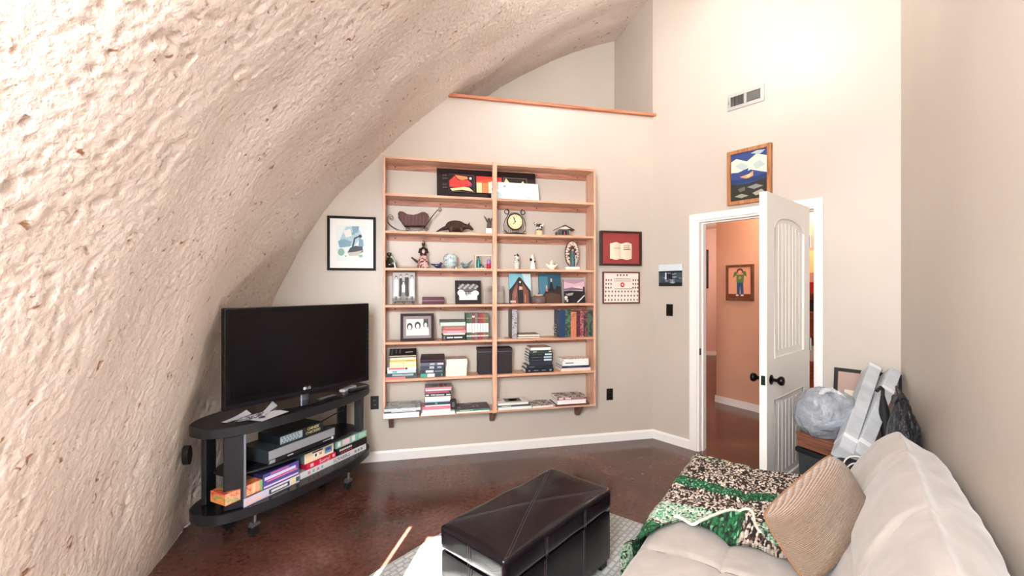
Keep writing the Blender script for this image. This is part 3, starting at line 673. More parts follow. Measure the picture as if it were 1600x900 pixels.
flat_stack(1, 0.17, 'low pile in the sixth row', [
    (877, 923, 4.6, h(226, 206, 190), True, 'wide cream paperback at the bottom of the low pile', {'depth': .165}),
    (878, 921, 3.6, h(40, 48, 84), True, 'navy book second from the bottom of the low pile', {'marks': [lab(.2, .7, h(90, 96, 120), .4, .6)], 'depth': .165}),
    (879, 920, 6.4, h(236, 236, 236), True, 'thick white book with small black lettering in the low pile', {'marks': [lab(.1, .42, h(60, 56, 60), .55, .75)], 'depth': .16}),
    (881, 920, 4.0, h(240, 226, 186), False, 'cream-edged book with a colourful cover on top of the low pile', {'top': mottle('colour_cover', (120, 60, 70), (232, 226, 220), (206, 90, 90), 26), 'depth': .16})])
# lowest row
flat_stack(0, 0.235, 'large flat books at the lower left', [
    (599, 655, 8.0, h(226, 232, 236), True, 'large white book at the bottom of the wide pile at the lower left', {'depth': .225}),
    (600, 655.5, 2.6, h(70, 80, 90), True, 'thin dark book in the wide pile at the lower left', {'depth': .225, 'marks': [lab(.2, .9, W1, .5, .9)]}),
    (600, 657, 4.5, h(206, 214, 220), True, 'grey-covered large book on top of the wide pile at the lower left', {'depth': .22, 'top': mottle('grey_cover', (110, 118, 124), (168, 174, 178), (130, 136, 146), 9)})])
flat_stack(0, 0.225, 'tall pile in the lowest row', [
    (658, 711, 5.0, h(230, 230, 226), True, 'wide white book at the bottom of the tall pile in the lowest row', {'depth': .21}),
    (660, 704, 4.2, h(236, 230, 222), True, 'cream book second from the bottom of the tall pile', {}),
    (661, 704, 4.8, h(222, 110, 140), True, 'bright pink book near the bottom of the tall pile', {'marks': [lab(.1, .9, h(236, 150, 170), .4, .6)]}),
    (664, 703.5, 2.0, W1, False, 'thin white book above the bright pink one', {}),
    (663.5, 703.5, 4.4, h(44, 60, 78), True, 'dark blue book in the lower half of the tall pile', {'marks': [lab(.4, .5, h(90, 140, 150))]}),
    (664, 703, 2.2, h(190, 206, 220), True, 'thin pale blue book above the dark blue one', {}),
    (664, 704.5, 6.2, h(232, 234, 234), False, 'thick white-edged book in the middle of the tall pile', {}),
    (664, 704.5, 5.0, h(34, 38, 46), True, 'black book with a white lettered spine in the tall pile', {'marks': [lab(.03, .15, W1, .3, .7), lab(.22, .40, W1, .4, .65), lab(.42, .74, W1, .35, .6), lab(.82, .98, W1, .3, .6)]}),
    (664, 702, 3.8, h(150, 70, 96), True, 'mauve book above the black lettered one', {'marks': [lab(.1, .9, h(190, 110, 130), .4, .6)]}),
    (664.5, 705, 2.2, h(240, 214, 214), False, 'thin pale pink book second from the top of the tall pile', {}),
    (664.5, 706, 3.0, h(226, 140, 160), True, 'pink-spined book with a grey cover on top of the tall pile', {'top': h(150, 150, 154), 'toparts': [(.25, .5, .3, .7, h(100, 110, 124)), (.54, .68, .1, .85, h(150, 60, 56)), (.74, .82, .3, .8, h(110, 50, 50))]})])
tb = MB(h(28, 24, 28)); tb.box(-0.026, 0.026, 0, 0.07, 0, 0.074, bev=0.003); tb.box(-0.012, 0.012, -0.0008, 0.001, 0.02, 0.06, h(90, 84, 84))
tag(FS.put(tb.build('small_box'), SX(708.3, .185), -.185, shelf_top(0)+5.0*0.0054+0.001), 'small black box on the wide white book beside the tall pile', 'box')
flat_stack(0, 0.21, 'dark flat pair in the lowest row', [
    (713, 765, 2.4, h(232, 230, 206), False, 'cream book under the dark one, left of the centre upright', {'depth': .195}),
    (712.5, 766, 3.2, h(70, 120, 112), True, 'flat book with a dark plum cover and teal spine, left of the centre upright', {'depth': .195, 'top': h(60, 48, 60), 'toparts': [(.05, .15, .15, .4, h(120, 112, 120)), (.3, .5, .8, .86, h(170, 150, 150)), (.52, .56, .3, .5, h(150, 130, 140)), (.62, .7, .3, .6, h(110, 96, 104))], 'marks': [lab(.1, .5, h(170, 200, 180), .3, .6)]})])
flat_stack(0, 0.20, 'flat books right of the centre upright', [
    (779, 831, 4.2, h(226, 230, 228), True, 'white book at the bottom of the pile right of the centre upright', {'depth': .185}),
    (778.5, 829, 2.6, h(74, 78, 82), True, 'grey thin book in the pile right of the centre upright', {'depth': .185, 'marks': [lab(.1, .4, W1, .3, .6)]}),
    (778, 826, 3.4, h(110, 128, 126), False, 'white-covered book with a dark photo on top, right of the centre upright', {'depth': .18, 'top': h(222, 216, 210), 'toparts': [(.28, .82, .25, .85, h(74, 84, 82)), (.42, .68, .35, .75, h(40, 40, 42)), (.06, .2, .55, .7, h(200, 130, 120))]})])
flat_stack(0, 0.192, None, [(831.8, 865, 3.2, h(230, 222, 216), True, 'black and white magazine lying flat in the middle of the lowest right row', {'depth': .185, 'rz': 4, 'top': mottle('bw_cover', (40, 30, 30), (190, 176, 168), None, 20)})])
flat_stack(0, 0.195, 'right-hand pile of the lowest row', [
    (868, 921, 2.6, h(90, 50, 56), True, 'thin maroon book at the bottom of the right-hand lowest pile', {'depth': .185}),
    (871, 916, 6.4, h(236, 230, 226), False, 'thick white-edged book in the right-hand lowest pile', {'depth': .18}),
    (871, 917, 4.2, h(120, 90, 96), True, 'book with a black and white cover on top of the right-hand lowest pile', {'depth': .18, 'top': mottle('bw_cover_b', (46, 34, 36), (206, 190, 184), None, 13), 'marks': [lab(.05, .2, PKL), lab(.26, .46, PKL), lab(.5, .9, h(160, 120, 130))]})])
# ---- top row: long framed panel and a glossy sheet
xa, xb = SX(683, .12), SX(839, .12); Hp = SZ(760, 262, .12)-shelf_top(6)
fr_ = thing('framed_print', 'long black framed panel with three red figure prints behind the centre upright', 'framed print'); FS.put(fr_, (xa+xb)/2, -.09, shelf_top(6))
KB = mat((30, 22, 26), 0.15, coat=0.5); S1, S2, S3, S4 = h(206, 60, 56), h(236, 140, 90), h(244, 206, 160), h(240, 90, 60)
po = frame_parts(fr_, xb-xa, min(Hp, 0.262), 0.008, 0.014, KB,
    [('r', KB, (0, 0, 1, 1))]+[('p', h(90, 70, 84), [(.04+.006*i, .2+.11*j), (.045+.006*i, .28+.11*j), (.052+.006*i, .2+.11*j)]) for i in range(8) for j in range(6) if (i*j) % 3]+
    [('r', h(120, 100, 104), (.108, .19, .363, .83)), ('r', KB, (.11, .2, .361, .82)), ('p', S1, [(.115, .6), (.17, .78), (.2, .62), (.3, .64), (.34, .5), (.33, .42), (.2, .34), (.115, .36)]), ('p', S2, [(.17, .8), (.29, .76), (.30, .68), (.24, .62), (.2, .66)]), ('p', S3, [(.12, .3), (.14, .22), (.24, .27), (.31, .24), (.355, .22), (.31, .36), (.26, .38), (.2, .34)]),
     ('e', W1, (.325, .7, .012, .045)), ('e', h(110, 60, 130), (.325, .44, .012, .05)), ('r', h(214, 60, 50), (.385, .19, .645, .80)), ('p', S4, [(.385, .6), (.5, .72), (.645, .66), (.645, .5), (.385, .5)]), ('r', S3, (.385, .19, .44, .56)), ('r', S2, (.445, .19, .5, .56)), ('r', h(246, 224, 190), (.505, .19, .57, .6)),
     ('r', h(170, 150, 140), (.665, .19, .912, .80)), ('r', KB, (.668, .2, .909, .79)), ('p', S3, [(.67, .6), (.69, .78), (.73, .6), (.71, .5)]), ('p', h(200, 70, 90), [(.72, .6), (.84, .6), (.84, .44), (.72, .4)]), ('p', S3, [(.85, .62), (.87, .7), (.905, .5), (.89, .4), (.865, .5)])], KB)
for o in fr_.children: o.rotation_euler = (math.radians(-9), 0, 0)
gs = thing('glossy_sheet', 'pale blue glossy sheet leaning in front of the long black framed panel', 'sheet'); xa, xb = SX(768, .15), SX(842, .15)
FS.put(gs, (xa+xb)/2, -.145, shelf_top(6))
s_ = MB(mottle('pale_gloss', (206, 218, 226), (236, 240, 242), (176, 200, 206), 5, 0.15)); s_.box(-(xb-xa)/2, (xb-xa)/2, 0, 0.004, 0, 0.155, bev=0.001)
s_.box(-0.10, -0.083, -0.0008, 0.001, 0.118, 0.127, h(60, 66, 72)); s_.box(-0.205, -0.19, -0.0008, 0.001, 0.075, 0.10, h(90, 110, 130)); o = s_.build('sheet', gs); o.rotation_euler = (math.radians(-11), 0, 0)
s_ = MB(mat((240, 244, 246), 0.1)); s_.box(-(xb-xa)/2, (xb-xa)/2, 0.0, 0.004, 0.155, 0.158).box((xb-xa)/2, (xb-xa)/2+0.003, 0, 0.004, 0, 0.158); o = s_.build('edge_strip', gs); o.rotation_euler = (math.radians(-11), 0, 0)
# ---- second row
M_iron = mat((36, 30, 28), 0.4, 0.6)
def spiral(cx, cz, r0, turns, a0, n=26, y=0.0, sgn=1):
    return [(cx+r0*(1-t*0.85)*math.cos(a0+sgn*turns*2*PI*t), y, cz+r0*(1-t*0.85)*math.sin(a0+sgn*turns*2*PI*t)) for t in [i/n for i in range(n+1)]]
s_ = stand('toy_sleigh', 'dark red wooden sleigh basket on black wrought-iron scroll runners', 'sleigh', 5, 647, 0.11)
def XX(px, c=647): return SX(px, .11)-SX(c, .11)
u = 0.0053
b = MB(mat((70, 18, 18), 0.5, var=0.3, scale=30))
prof_ = [(622, 28), (625, 31), (630, 30.5), (637, 26.5), (646, 26), (652, 27.5), (659, 31), (664, 31), (668, 28), (669.5, 24), (664, 9), (632, 9), (622.5, 22)]
P_ = [(XX(a), c*u) for a, c in prof_]
b.prism(P_, 'y', -0.045, -0.041).prism(P_, 'y', 0.041, 0.045); b.box(XX(633), XX(663), -0.045, 0.045, 9*u, 10*u)
for a, c in (((632, 9), (622.5, 22)), ((622.5, 22), (623, 29)), ((664, 9), (669.5, 24)), ((669.5, 24), (667, 29))):
    b.prism([(XX(a[0]), a[1]*u), (XX(c[0]), c[1]*u), (XX(c[0])+0.004, c[1]*u), (XX(a[0])+0.004, a[1]*u)], 'y', -0.045, 0.045)
b.build('basket', s_)
b = MB(mat((96, 46, 42), 0.5))
for i in range(7):
    xx = XX(629+5.4*i); b.prism([(xx-0.003, 11*u), (xx+0.003, 11*u), (xx+0.004+0.0012*(3-i)*-1, 25.5*u), (xx-0.003+0.0012*(3-i)*-1, 25.5*u)], 'y', -0.0475, -0.045)
b.build('slats', s_)
for yy in (-0.036, 0.036):
    b = MB(M_iron)
    b.tube([(XX(605), yy, 16*u)]+[(XX(605+2*i+i*i*0.35), yy, max(1.0, 16*u/u*(1-i/7)**1.7)*u*0.98+0.002) for i in range(1, 8)]+[(XX(645), yy, 0.004), (XX(655), yy, 3*u), (XX(662), yy, 5*u)], 0.0022, seg=6)
    b.tube([(XX(605), yy, 16*u), (XX(604.5), yy, 19*u), (XX(607), yy, 23*u)]+spiral(XX(611), 21*u, 5*u*0.9, 1.1, 2.4, y=yy, sgn=-1), 0.0018, seg=6)
    b.tube(spiral(XX(637), 4*u, 3.4*u, 1.2, 0, y=yy), 0.0018, seg=6); b.tube(spiral(XX(666), 4*u, 3.4*u, 1.2, 0, y=yy), 0.0018, seg=6)
    b.build('runner', s_)
b = MB(M_iron)
for yy in (-0.02, 0.02): b.tube([(XX(662), yy, 6*u), (XX(674), yy, 24*u), (XX(684), yy*0.6, 37*u)], 0.0026, seg=6)
b.tube(spiral(XX(687), 38*u, 3.5*u, 1.3, 3.6), 0.003, seg=6); b.build('push_handle', s_)
# armadillo
a_ = stand('armadillo_figurine', 'brown carved armadillo figurine walking right beside the sleigh', 'figurine', 5, 712, 0.11)
MA = mat((62, 38, 32), 0.5, bump=1.0, scale=120, var=0.4); MA2 = mat((90, 64, 56), 0.5, bump=0.5, scale=160, var=0.3)
b = MB(MA); b.ball((0, 0, 0.062), (0.086, 0.042, 0.048), seg=20)
for i in range(9):
    t = -0.8+0.2*i; rr = math.sqrt(1-t*t*0.98); b.tube([(0.086*t, 0.043*rr*math.cos(q), 0.062+0.049*rr*math.sin(q)) for q in [PI*j/12 for j in range(13)]], 0.0022, MA2, 5)
b.tube([(-0.07, 0, 0.05), (-0.115, 0, 0.034), (-0.15, 0, 0.016), (-0.172, 0, 0.004)], [0.02, 0.013, 0.007, 0.003], seg=8)
b.tube([(0.06, 0, 0.06), (0.095, 0, 0.062), (0.118, 0, 0.058), (0.15, 0, 0.036)], [0.03, 0.02, 0.019, 0.006], MA, 10)
for yy in (-0.012, 0.012): b.tube([(0.115, yy, 0.07), (0.112, yy*1.3, 0.085), (0.117, yy*1.4, 0.096)], [0.006, 0.006, 0.002], MA, 6)
b.build('body', a_)
for lx in (-0.045, 0.045):
    for yy in (-0.026, 0.026):
        b = MB(MA2); b.tube([(lx, yy, 0.045), (lx+0.004, yy, 0.02), (lx, yy, 0.006), (lx+0.02, yy, 0.004)], [0.016, 0.012, 0.009, 0.006], seg=8); b.build('leg', a_)
# horned little figure behind the upright
f_ = stand('winged_figurine', 'small winged figurine on a white block, half hidden by the centre upright', 'figurine', 5, 764, 0.09)
b = MB(h(236, 232, 224)); b.box(-0.03, 0.03, -0.02, 0.02, 0, 0.055, bev=0.003); b.build('pedestal', f_)
MS = mat((96, 84, 74), 0.4, 0.3, bump=0.6, scale=120, var=0.5); b = MB(MS)
b.tube([(0, 0, 0.055), (0, 0, 0.08), (0.002, 0, 0.105), (0, 0, 0.12)], [0.022, 0.016, 0.018, 0.008]); b.ball((0, 0, 0.133), 0.013)
b.tube([(-0.012, 0, 0.11), (-0.03, -0.005, 0.14), (-0.046, 0, 0.162)], [0.008, 0.007, 0.002]).tube([(0.012, 0, 0.11), (0.028, -0.005, 0.14), (0.038, 0, 0.16)], [0.008, 0.007, 0.002]); b.build('figure', f_)
# mantel clock
c_ = stand('mantel_clock', 'wrought-iron lyre-shaped clock with a cream Roman dial', 'clock', 5, 804.5, 0.11)
b = MB(M_black); b.prism([(-0.108, 0), (0.108, 0), (0.09, 0.012), (0.06, 0.016), (0, 0.022), (-0.06, 0.016), (-0.09, 0.012)], 'y', -0.03, 0.03); b.build('base', c_)
CZ, CR_ = 0.116, 0.066
b = MB(mat((40, 30, 26), 0.4, 0.5))
b.lathe([(CR_-0.002, -0.012), (CR_+0.005, -0.014), (CR_+0.007, 0.0), (CR_+0.004, 0.014), (0, 0.014)], (0, 0, CZ), 36, None, 'y'); b.build('case', c_)
dl = MB(mat((232, 212, 166), 0.5)); dl.lathe([(0, -0.0130), (CR_-0.003, -0.0130), (CR_-0.003, -0.004), (0, -0.004)], (0, 0, CZ), 36, None, 'y')
for i, rn in enumerate(['XII', 'I', 'II', 'III', 'IV', 'V', 'VI', 'VII', 'VIII', 'IX', 'X', 'XI']):
    an = -2*PI*i/12; dl.text(rn, 0.017, Matrix.Translation((0, -0.0136, CZ)) @ Matrix.Rotation(-an, 4, 'Y') @ Matrix.Translation((0, 0, 0.050)) @ Matrix.Rotation(PI/2, 4, 'X'), M_black)
dl.build('dial', c_)
for ang, L_, w_ in ((-22, 0.048, 0.0045), (-140, 0.036, 0.003)):
    b = MB(M_black); b.prism([(-w_/2, 0), (-w_, L_*0.7), (0, L_), (w_, L_*0.7), (w_/2, 0)], 'y', -0.0160, -0.0145, M=Matrix.Translation((0, 0, CZ)) @ Matrix.Rotation(math.radians(ang), 4, 'Y')); b.ball((0, -0.016, CZ), (0.006, 0.002, 0.006)); b.build('clock_hand', c_)
for sg in (-1, 1):
    b = MB(M_iron); b.tube([(sg*x_, 0, z_) for x_, z_ in ((0.066, 0.018), (0.096, 0.045), (0.100, 0.085), (0.088, 0.13), (0.066, 0.165), (0.054, 0.19))]+[(sg*(0.054+0.02+0.019*math.cos(q)*(1-q/16)), 0, 0.203+0.019*math.sin(q)*(1-q/16)) for q in [2.6-0.45*i for i in range(17)]], 0.0032, seg=6)
    b.tube([(sg*(0.094+0.010*math.cos(q)), 0, 0.024+0.010*math.sin(q)) for q in [0.5*i for i in range(12)]], 0.002, seg=5)
    for q in range(4): b.tube([(sg*(0.02+0.018*q), 0.006, 0.018), (sg*(0.022+0.02*q), 0.006, 0.09+0.02*(3-q))], 0.0014, seg=5)
    b.build('scroll_side', c_)
b = MB(M_iron); b.tube([(0.05*math.cos(q), 0, 0.168+0.026*math.sin(q)) for q in [PI*i/10 for i in range(11)]], 0.003, seg=6)
for q in range(5): b.tube([(-0.03+0.015*q, 0, 0.165), (-0.03+0.015*q, 0, 0.19-0.004*abs(q-2))], 0.0016, seg=5)
b.build('crown_arch', c_)
# cow planter
p_ = stand('cow_planter', 'black and white cow figurine on a cream pot', 'figurine', 5, 842, 0.12)
b = MB(h(230, 206, 160)); b.lathe([(0.030, 0), (0.034, 0.036), (0.037, 0.040), (0.034, 0.044), (0, 0.044)], seg=18); b.build('pot', p_)
CW = mottle('cow_hide', (40, 34, 34), (226, 222, 216), None, 28); b = MB(CW)
b.tube([(-0.02, 0, 0.075), (0.01, 0, 0.082), (0.035, 0, 0.09)], [0.022, 0.026, 0.018], seg=10).tube([(-0.02, 0, 0.09), (-0.035, 0, 0.105), (-0.045, 0, 0.10)], [0.014, 0.013, 0.008], seg=8)
for lx, ly in ((-0.02, -0.014), (-0.02, 0.014), (0.02, -0.014), (0.02, 0.014)): b.tube([(lx, ly, 0.075), (lx, ly, 0.044)], 0.006, seg=6)
b.tube([(0.035, 0, 0.095), (0.048, 0, 0.115)], [0.006, 0.003], seg=6).ball((-0.036, -0.018, 0.112), (0.01, 0.006, 0.006)).ball((-0.036, 0.018, 0.112), (0.01, 0.006, 0.006)); b.build('cow', p_)
# small chalet
h_ = stand('toy_chalet', 'tiny wooden chalet with a snow-dusted roof at the right of the second row', 'ornament', 5, 881, 0.12)
b = MB(h(78, 92, 84)); b.box(-0.042, 0.042, -0.025, 0.03, 0.008, 0.058); b.box(-0.026, 0.018, -0.026, -0.024, 0.012, 0.048, K1); b.build('body', h_)
b = MB(h(92, 66, 58)); b.prism([(-0.088, 0.052), (0, 0.092), (0.088, 0.052), (0.088, 0.059), (0, 0.100), (-0.088, 0.059)], 'y', -0.04, 0.04); b.prism([(-0.05, 0.062), (0.05, 0.062), (0, 0.086)], 'y', -0.041, -0.04, h(220, 212, 196)); b.build('roof', h_)
b = MB(h(150, 110, 84)); b.box(-0.075, 0.075, -0.038, 0.038, 0, 0.008, bev=0.002); b.box(-0.075, -0.05, -0.02, 0.02, 0.008, 0.035, h(90, 90, 84)); b.build('base', h_)
b = MB(h(206, 80, 96)); b.ball((-0.004, -0.03, 0.022), (0.006, 0.005, 0.014)).ball((-0.004, -0.03, 0.038), 0.005); b.build('tiny_figure', h_, label='tiny red figure in the doorway')
# ---- third row
def cat_statue(root, m, m2, s=1.0):
    b = MB(m); b.tube([(0, 0, 0.0), (0, 0, 0.03*s), (-0.004*s, 0, 0.07*s), (0.0, 0, 0.1*s)], [0.034*s, 0.036*s, 0.026*s, 0.014*s], seg=12)
    b.ball((0.0, -0.004, 0.112*s), (0.018*s, 0.016*s, 0.018*s), seg=12)
    for q in (-1, 1): b.tube([(q*0.010*s, 0, 0.122*s), (q*0.013*s, 0, 0.142*s)], [0.007*s, 0.001], seg=6)
    b.tube([(0.012*s, -0.02*s, 0.075*s), (0.016*s, -0.03*s, 0.03*s), (0.016*s, -0.034*s, 0.004)], [0.011*s, 0.008*s, 0.009*s], m2, 8)
    b.tube([(-0.012*s, -0.02*s, 0.075*s), (-0.01*s, -0.03*s, 0.03*s), (-0.01*s, -0.034*s, 0.004)], [0.011*s, 0.008*s, 0.009*s], m, 8)
    b.build('body', root)
k_ = stand('seated_cat_figurine', 'black glazed figurine seated with crossed knees at the left end of the third row', 'figurine', 4, 610, 0.11)
BG = mat((34, 36, 30), 0.15, coat=0.6); WG = mat((190, 196, 180), 0.2)
b = MB(BG); b.ball((-0.006, 0, 0.028), (0.045, 0.034, 0.028), seg=16).tube([(0, 0, 0.03), (0.004, 0, 0.07), (0.0, 0, 0.095)], [0.034, 0.026, 0.012], seg=10).ball((-0.010, -0.004, 0.116), (0.02, 0.018, 0.022))
b.tube([(0.02, -0.01, 0.085), (0.036, -0.016, 0.055), (0.018, -0.03, 0.035)], [0.010, 0.009, 0.007], WG, 8).tube([(0.03, -0.005, 0.05), (0.04, -0.01, 0.0)], [0.013, 0.012], BG, 8).tube([(-0.02, -0.012, 0.083), (-0.03, -0.022, 0.055), (-0.008, -0.034, 0.04)], [0.010, 0.008, 0.007], BG, 8); b.build('figure', k_)
b = MB(WG); b.tube([(-0.026, -0.012, 0.128), (-0.012, -0.018, 0.134), (0.004, -0.016, 0.13)], 0.004, seg=6).ball((0.010, -0.014, 0.092), (0.010, 0.006, 0.008)); b.build('trim', k_, label='pale glazed hat band and collar')
bw = MB(mat((206, 196, 180), 0.5)); bw.lathe([(0.062, 0.0), (0.078, 0.022), (0.074, 0.022), (0.058, 0.004), (0, 0.004)], seg=28, sx=1.15, sy=0.62); bw.lathe([(0.070, 0.0), (0.0715, 0.006), (0.068, 0.006)], seg=28, sx=1.17, sy=0.63, m=h(92, 72, 60))
tag(FS.put(bw.build('shallow_dish'), SX(637, .10), -.10, shelf_top(4)), 'shallow pale dish between the black figurine and the tall statue', 'dish')
t_ = stand('tall_statue', 'tall bronze and pink dressed statue in the third row', 'statue', 4, 661.5, 0.11)
BR = mat((62, 40, 38), 0.3, 0.5, bump=0.4, scale=90, var=0.4); PKG = mottle('folded_robe', (96, 52, 50), (222, 180, 170), None, 34)
b = MB(PKG); b.lathe([(0.046, 0), (0.050, 0.02), (0.046, 0.05), (0.034, 0.09), (0.024, 0.11)], seg=20); 
for i in range(7): b.tube([(0.044*math.cos(q), -0.040*math.sin(q), 0.004) if j == 0 else (0.03*math.cos(q*0.9+0.1), -0.026*math.sin(q), 0.095) for j in (0, 1) for q in [0.35+i*0.4]], [0.008, 0.004], PKG, 6)
b.build('robe', t_)
b = MB(BR); b.tube([(0, 0, 0.105), (-0.002, 0, 0.14), (0, 0, 0.168), (0.002, 0, 0.182)], [0.027, 0.026, 0.022, 0.009], seg=12).ball((0, -0.004, 0.204), (0.015, 0.015, 0.02)).tube([(0.0, 0.004, 0.215), (0.0, 0.0, 0.232)], [0.014, 0.006]); b.build('torso', t_)
b = MB(h(200, 180, 172)); b.ball((0.0, -0.022, 0.14), (0.013, 0.006, 0.02)).ball((-0.004, -0.015, 0.218), (0.010, 0.005, 0.006)).ball((0, -0.015, 0.166), (0.009, 0.006, 0.006)); b.build('painted_trim', t_, label='pale painted chest and brow')
b = MB(BR)
for q in (-1, 1): b.tube([(q*0.026, 0, 0.165), (q*0.036, -0.012, 0.135), (q*0.012, -0.03, 0.125)], [0.009, 0.008, 0.006], seg=8)
b.build('arms', t_)
b = MB(BR); b.tube([(-0.035, 0.0, 0.045), (-0.065, 0.0, 0.066), (-0.098, 0.0, 0.092)], [0.011, 0.010, 0.006], seg=8); b.build('tail', t_)
def bird(px, label, m, sg, s=1.0, rise=0.0):
    r = stand('bird_figurine', label, 'figurine', 4, px, 0.12, group='glazed bird figurines')
    b = MB(m); b.ball((0, 0, 0.022*s), (0.030*s, 0.018*s, 0.020*s), seg=14).ball((sg*0.024*s, 0, 0.042*s), 0.013*s, seg=12)
    b.tube([(sg*0.034*s, 0, 0.041*s), (sg*0.044*s, 0, 0.038*s)], [0.004*s, 0.001], seg=6)
    b.tube([(-sg*0.018*s, 0, 0.026*s), (-sg*0.040*s, 0, (0.036+rise*0.5)*s), (-sg*0.062*s, 0, (0.044+rise)*s)], [0.015*s, 0.009*s, 0.003*s], seg=8).lathe([(0.018*s, 0), (0.014*s, 0.006*s), (0, 0.006*s)], seg=12); b.build('body', r)
    b = MB(m)
    for q in (-1, 1): b.ball((-sg*0.006*s, q*0.016*s, 0.026*s), (0.024*s, 0.005*s, 0.011*s))
    b.build('wings', r)
    return r
bird(684.5, 'small dark blue bird figurine facing right beside the round vase', mat((36, 46, 86), 0.15, coat=0.7), 1, 0.98, -0.006)
v_ = stand('ginger_jar', 'round pale blue and white glazed jar in the third row', 'vase', 4, 703.5, 0.11)
b = MB(mottle('blue_glaze', (150, 172, 178), (204, 218, 218), (130, 140, 158), 34, 0.12)); b.lathe([(0.0, 0), (0.030, 0), (0.034, 0.004), (0.048, 0.018), (0.057, 0.034), (0.058, 0.094), (0.050, 0.112), (0.036, 0.122), (0.024, 0.126)], seg=28); b.build('body', v_)
b = MB(h(206, 194, 192, 0.3)); b.lathe([(0.024, 0.124), (0.026, 0.136), (0.023, 0.136), (0.021, 0.124), (0.021, 0.118)], seg=28); b.build('neck', v_)
sh = MB(mottle('shell', (120, 108, 90), (232, 222, 200), None, 60)); sh.lathe([(0.0, 0.0), (0.014, 0.002), (0.018, 0.008), (0.010, 0.018), (0, 0.020)], seg=12, sx=1.2); sh.ball((-0.022, -0.01, 0.007), (0.008, 0.007, 0.007), h(236, 230, 214)); sh.tube([(0.01, 0, 0.012), (0.022, 0, 0.01)], [0.008, 0.002])
tag(FS.put(sh.build('sea_shell'), SX(716.5, .13), -.13, shelf_top(4)), 'tiny sea shell between the round jar and the green bird', 'shell')
bird(727, 'sea-green glazed bird figurine with raised tail facing left', mat((96, 122, 122), 0.12, coat=0.7, var=0.3, scale=60), -1, 1.0, 0.03)
w_ = stand('display_box', 'small open white-framed display box in the third row', 'display box', 4, 755, 0.11)
b = MB(h(236, 214, 196)); Wd = 0.074
for x0, x1, z0, z1 in ((-Wd, Wd, 0.112, 0.120), (-Wd, Wd, 0, 0.008), (-Wd, -Wd+0.006, 0, 0.12), (Wd-0.006, Wd, 0, 0.12)): b.box(x0, x1, -0.025, 0.02, z0, z1)
b.ball((-0.002, -0.026, 0.118), (0.008, 0.004, 0.006)); b.build('case', w_)
g_ = stand('teal_bottle', 'teal glass bottle inside the white-framed display box', 'bottle', 4, 747.5, 0.11); g_.location.z += 0.008
b = MB(mat((30, 124, 122), 0.15)); b.lathe([(0.0, 0), (0.014, 0), (0.015, 0.05), (0.014, 0.07), (0.007, 0.078), (0.007, 0.09), (0, 0.09)], seg=14); b.build('body', g_)
b = MB(K1); b.lathe([(0.008, 0.09), (0.008, 0.1), (0, 0.1)], seg=12); b.build('cap', g_)
d_ = stand('duck_figurine', 'small black and white duck figurine inside the display box', 'figurine', 4, 754.5, 0.115); d_.location.z += 0.008
b = MB(mottle('duck_feather', (50, 46, 46), (222, 210, 200), None, 40)); b.ball((0, 0, 0.016), (0.03, 0.014, 0.014)).ball((-0.02, 0, 0.03), (0.010, 0.009, 0.009)).tube([(0.02, 0, 0.02), (0.036, 0, 0.028)], [0.009, 0.002]); b.build('body', d_)
cd = stand('candle_jar', 'purple and red candle jar in front of the display box', 'candle', 4, 763.5, 0.15)
b = MB(h(150, 110, 190)); b.lathe([(0, 0.045), (0.016, 0.045), (0.016, 0.078), (0, 0.078)], seg=16); b.build('purple_wax', cd, label='purple upper half')
b = MB(h(170, 24, 40)); b.lathe([(0, 0.0), (0.016, 0.0), (0.016, 0.045), (0, 0.045)], seg=16); b.build('red_wax', cd, label='red lower half')
b = MB(K1); b.tube([(0, 0, 0.078), (0.001, 0, 0.088)], 0.001, seg=5); b.build('wick', cd)
# right half of the third row
WGL = mat((236, 232, 220), 0.25); PAN = mottle('spotted_glaze', (40, 36, 38), (232, 228, 220), None, 55, 0.2)
p_ = stand('pot_figurine', 'black and white animal figurine sitting in a small white pot', 'figurine', 4, 807, 0.12)
b = MB(h(214, 212, 204)); b.lathe([(0.0, 0), (0.020, 0), (0.024, 0.048), (0.030, 0.050), (0.030, 0.058), (0, 0.058)], seg=18); b.build('pot', p_)
b = MB(PAN); b.ball((0, 0, 0.070), (0.030, 0.022, 0.016)).ball((0.002, -0.002, 0.102), (0.022, 0.020, 0.022)).ball((-0.014, 0, 0.12), 0.007, K1).ball((0.016, 0, 0.122), 0.007, K1).ball((0.002, -0.02, 0.096), (0.010, 0.006, 0.008), WGL).tube([(0.006, 0, 0.12), (0.01, 0, 0.138)], [0.009, 0.003], BR); b.build('figure', p_)
p_ = stand('lady_figurine', 'slim white figurine holding a dark bundle in the third row', 'figurine', 4, 832.5, 0.12)
b = MB(WGL); b.lathe([(0.0, 0), (0.026, 0), (0.022, 0.03), (0.017, 0.06), (0.016, 0.085), (0.010, 0.095)], seg=16).ball((-0.004, 0, 0.108), (0.014, 0.013, 0.018)).tube([(-0.004, 0, 0.12), (0.004, 0.004, 0.134)], [0.010, 0.003]); b.build('figure', p_)
b = MB(K1); b.ball((-0.02, -0.01, 0.085), (0.012, 0.010, 0.014)).ball((0.014, -0.012, 0.07), (0.009, 0.006, 0.007)); b.build('bundle', p_, label='dark bundle at her side')
p_ = stand('angel_figurine', 'small white shell-shaped angel figurine with spread wings', 'figurine', 4, 862, 0.12)
b = MB(mat((236, 222, 204), 0.3)); b.lathe([(0.0, 0), (0.028, 0), (0.032, 0.02), (0.026, 0.04), (0.012, 0.05)], seg=16, sy=0.7).ball((0, 0, 0.06), (0.018, 0.014, 0.017)).tube([(0, 0, 0.07), (0.0, 0, 0.088)], [0.010, 0.002]); b.box(-0.03, 0.03, -0.018, 0.018, 0, 0.005, h(140, 90, 80)); b.build('figure', p_)
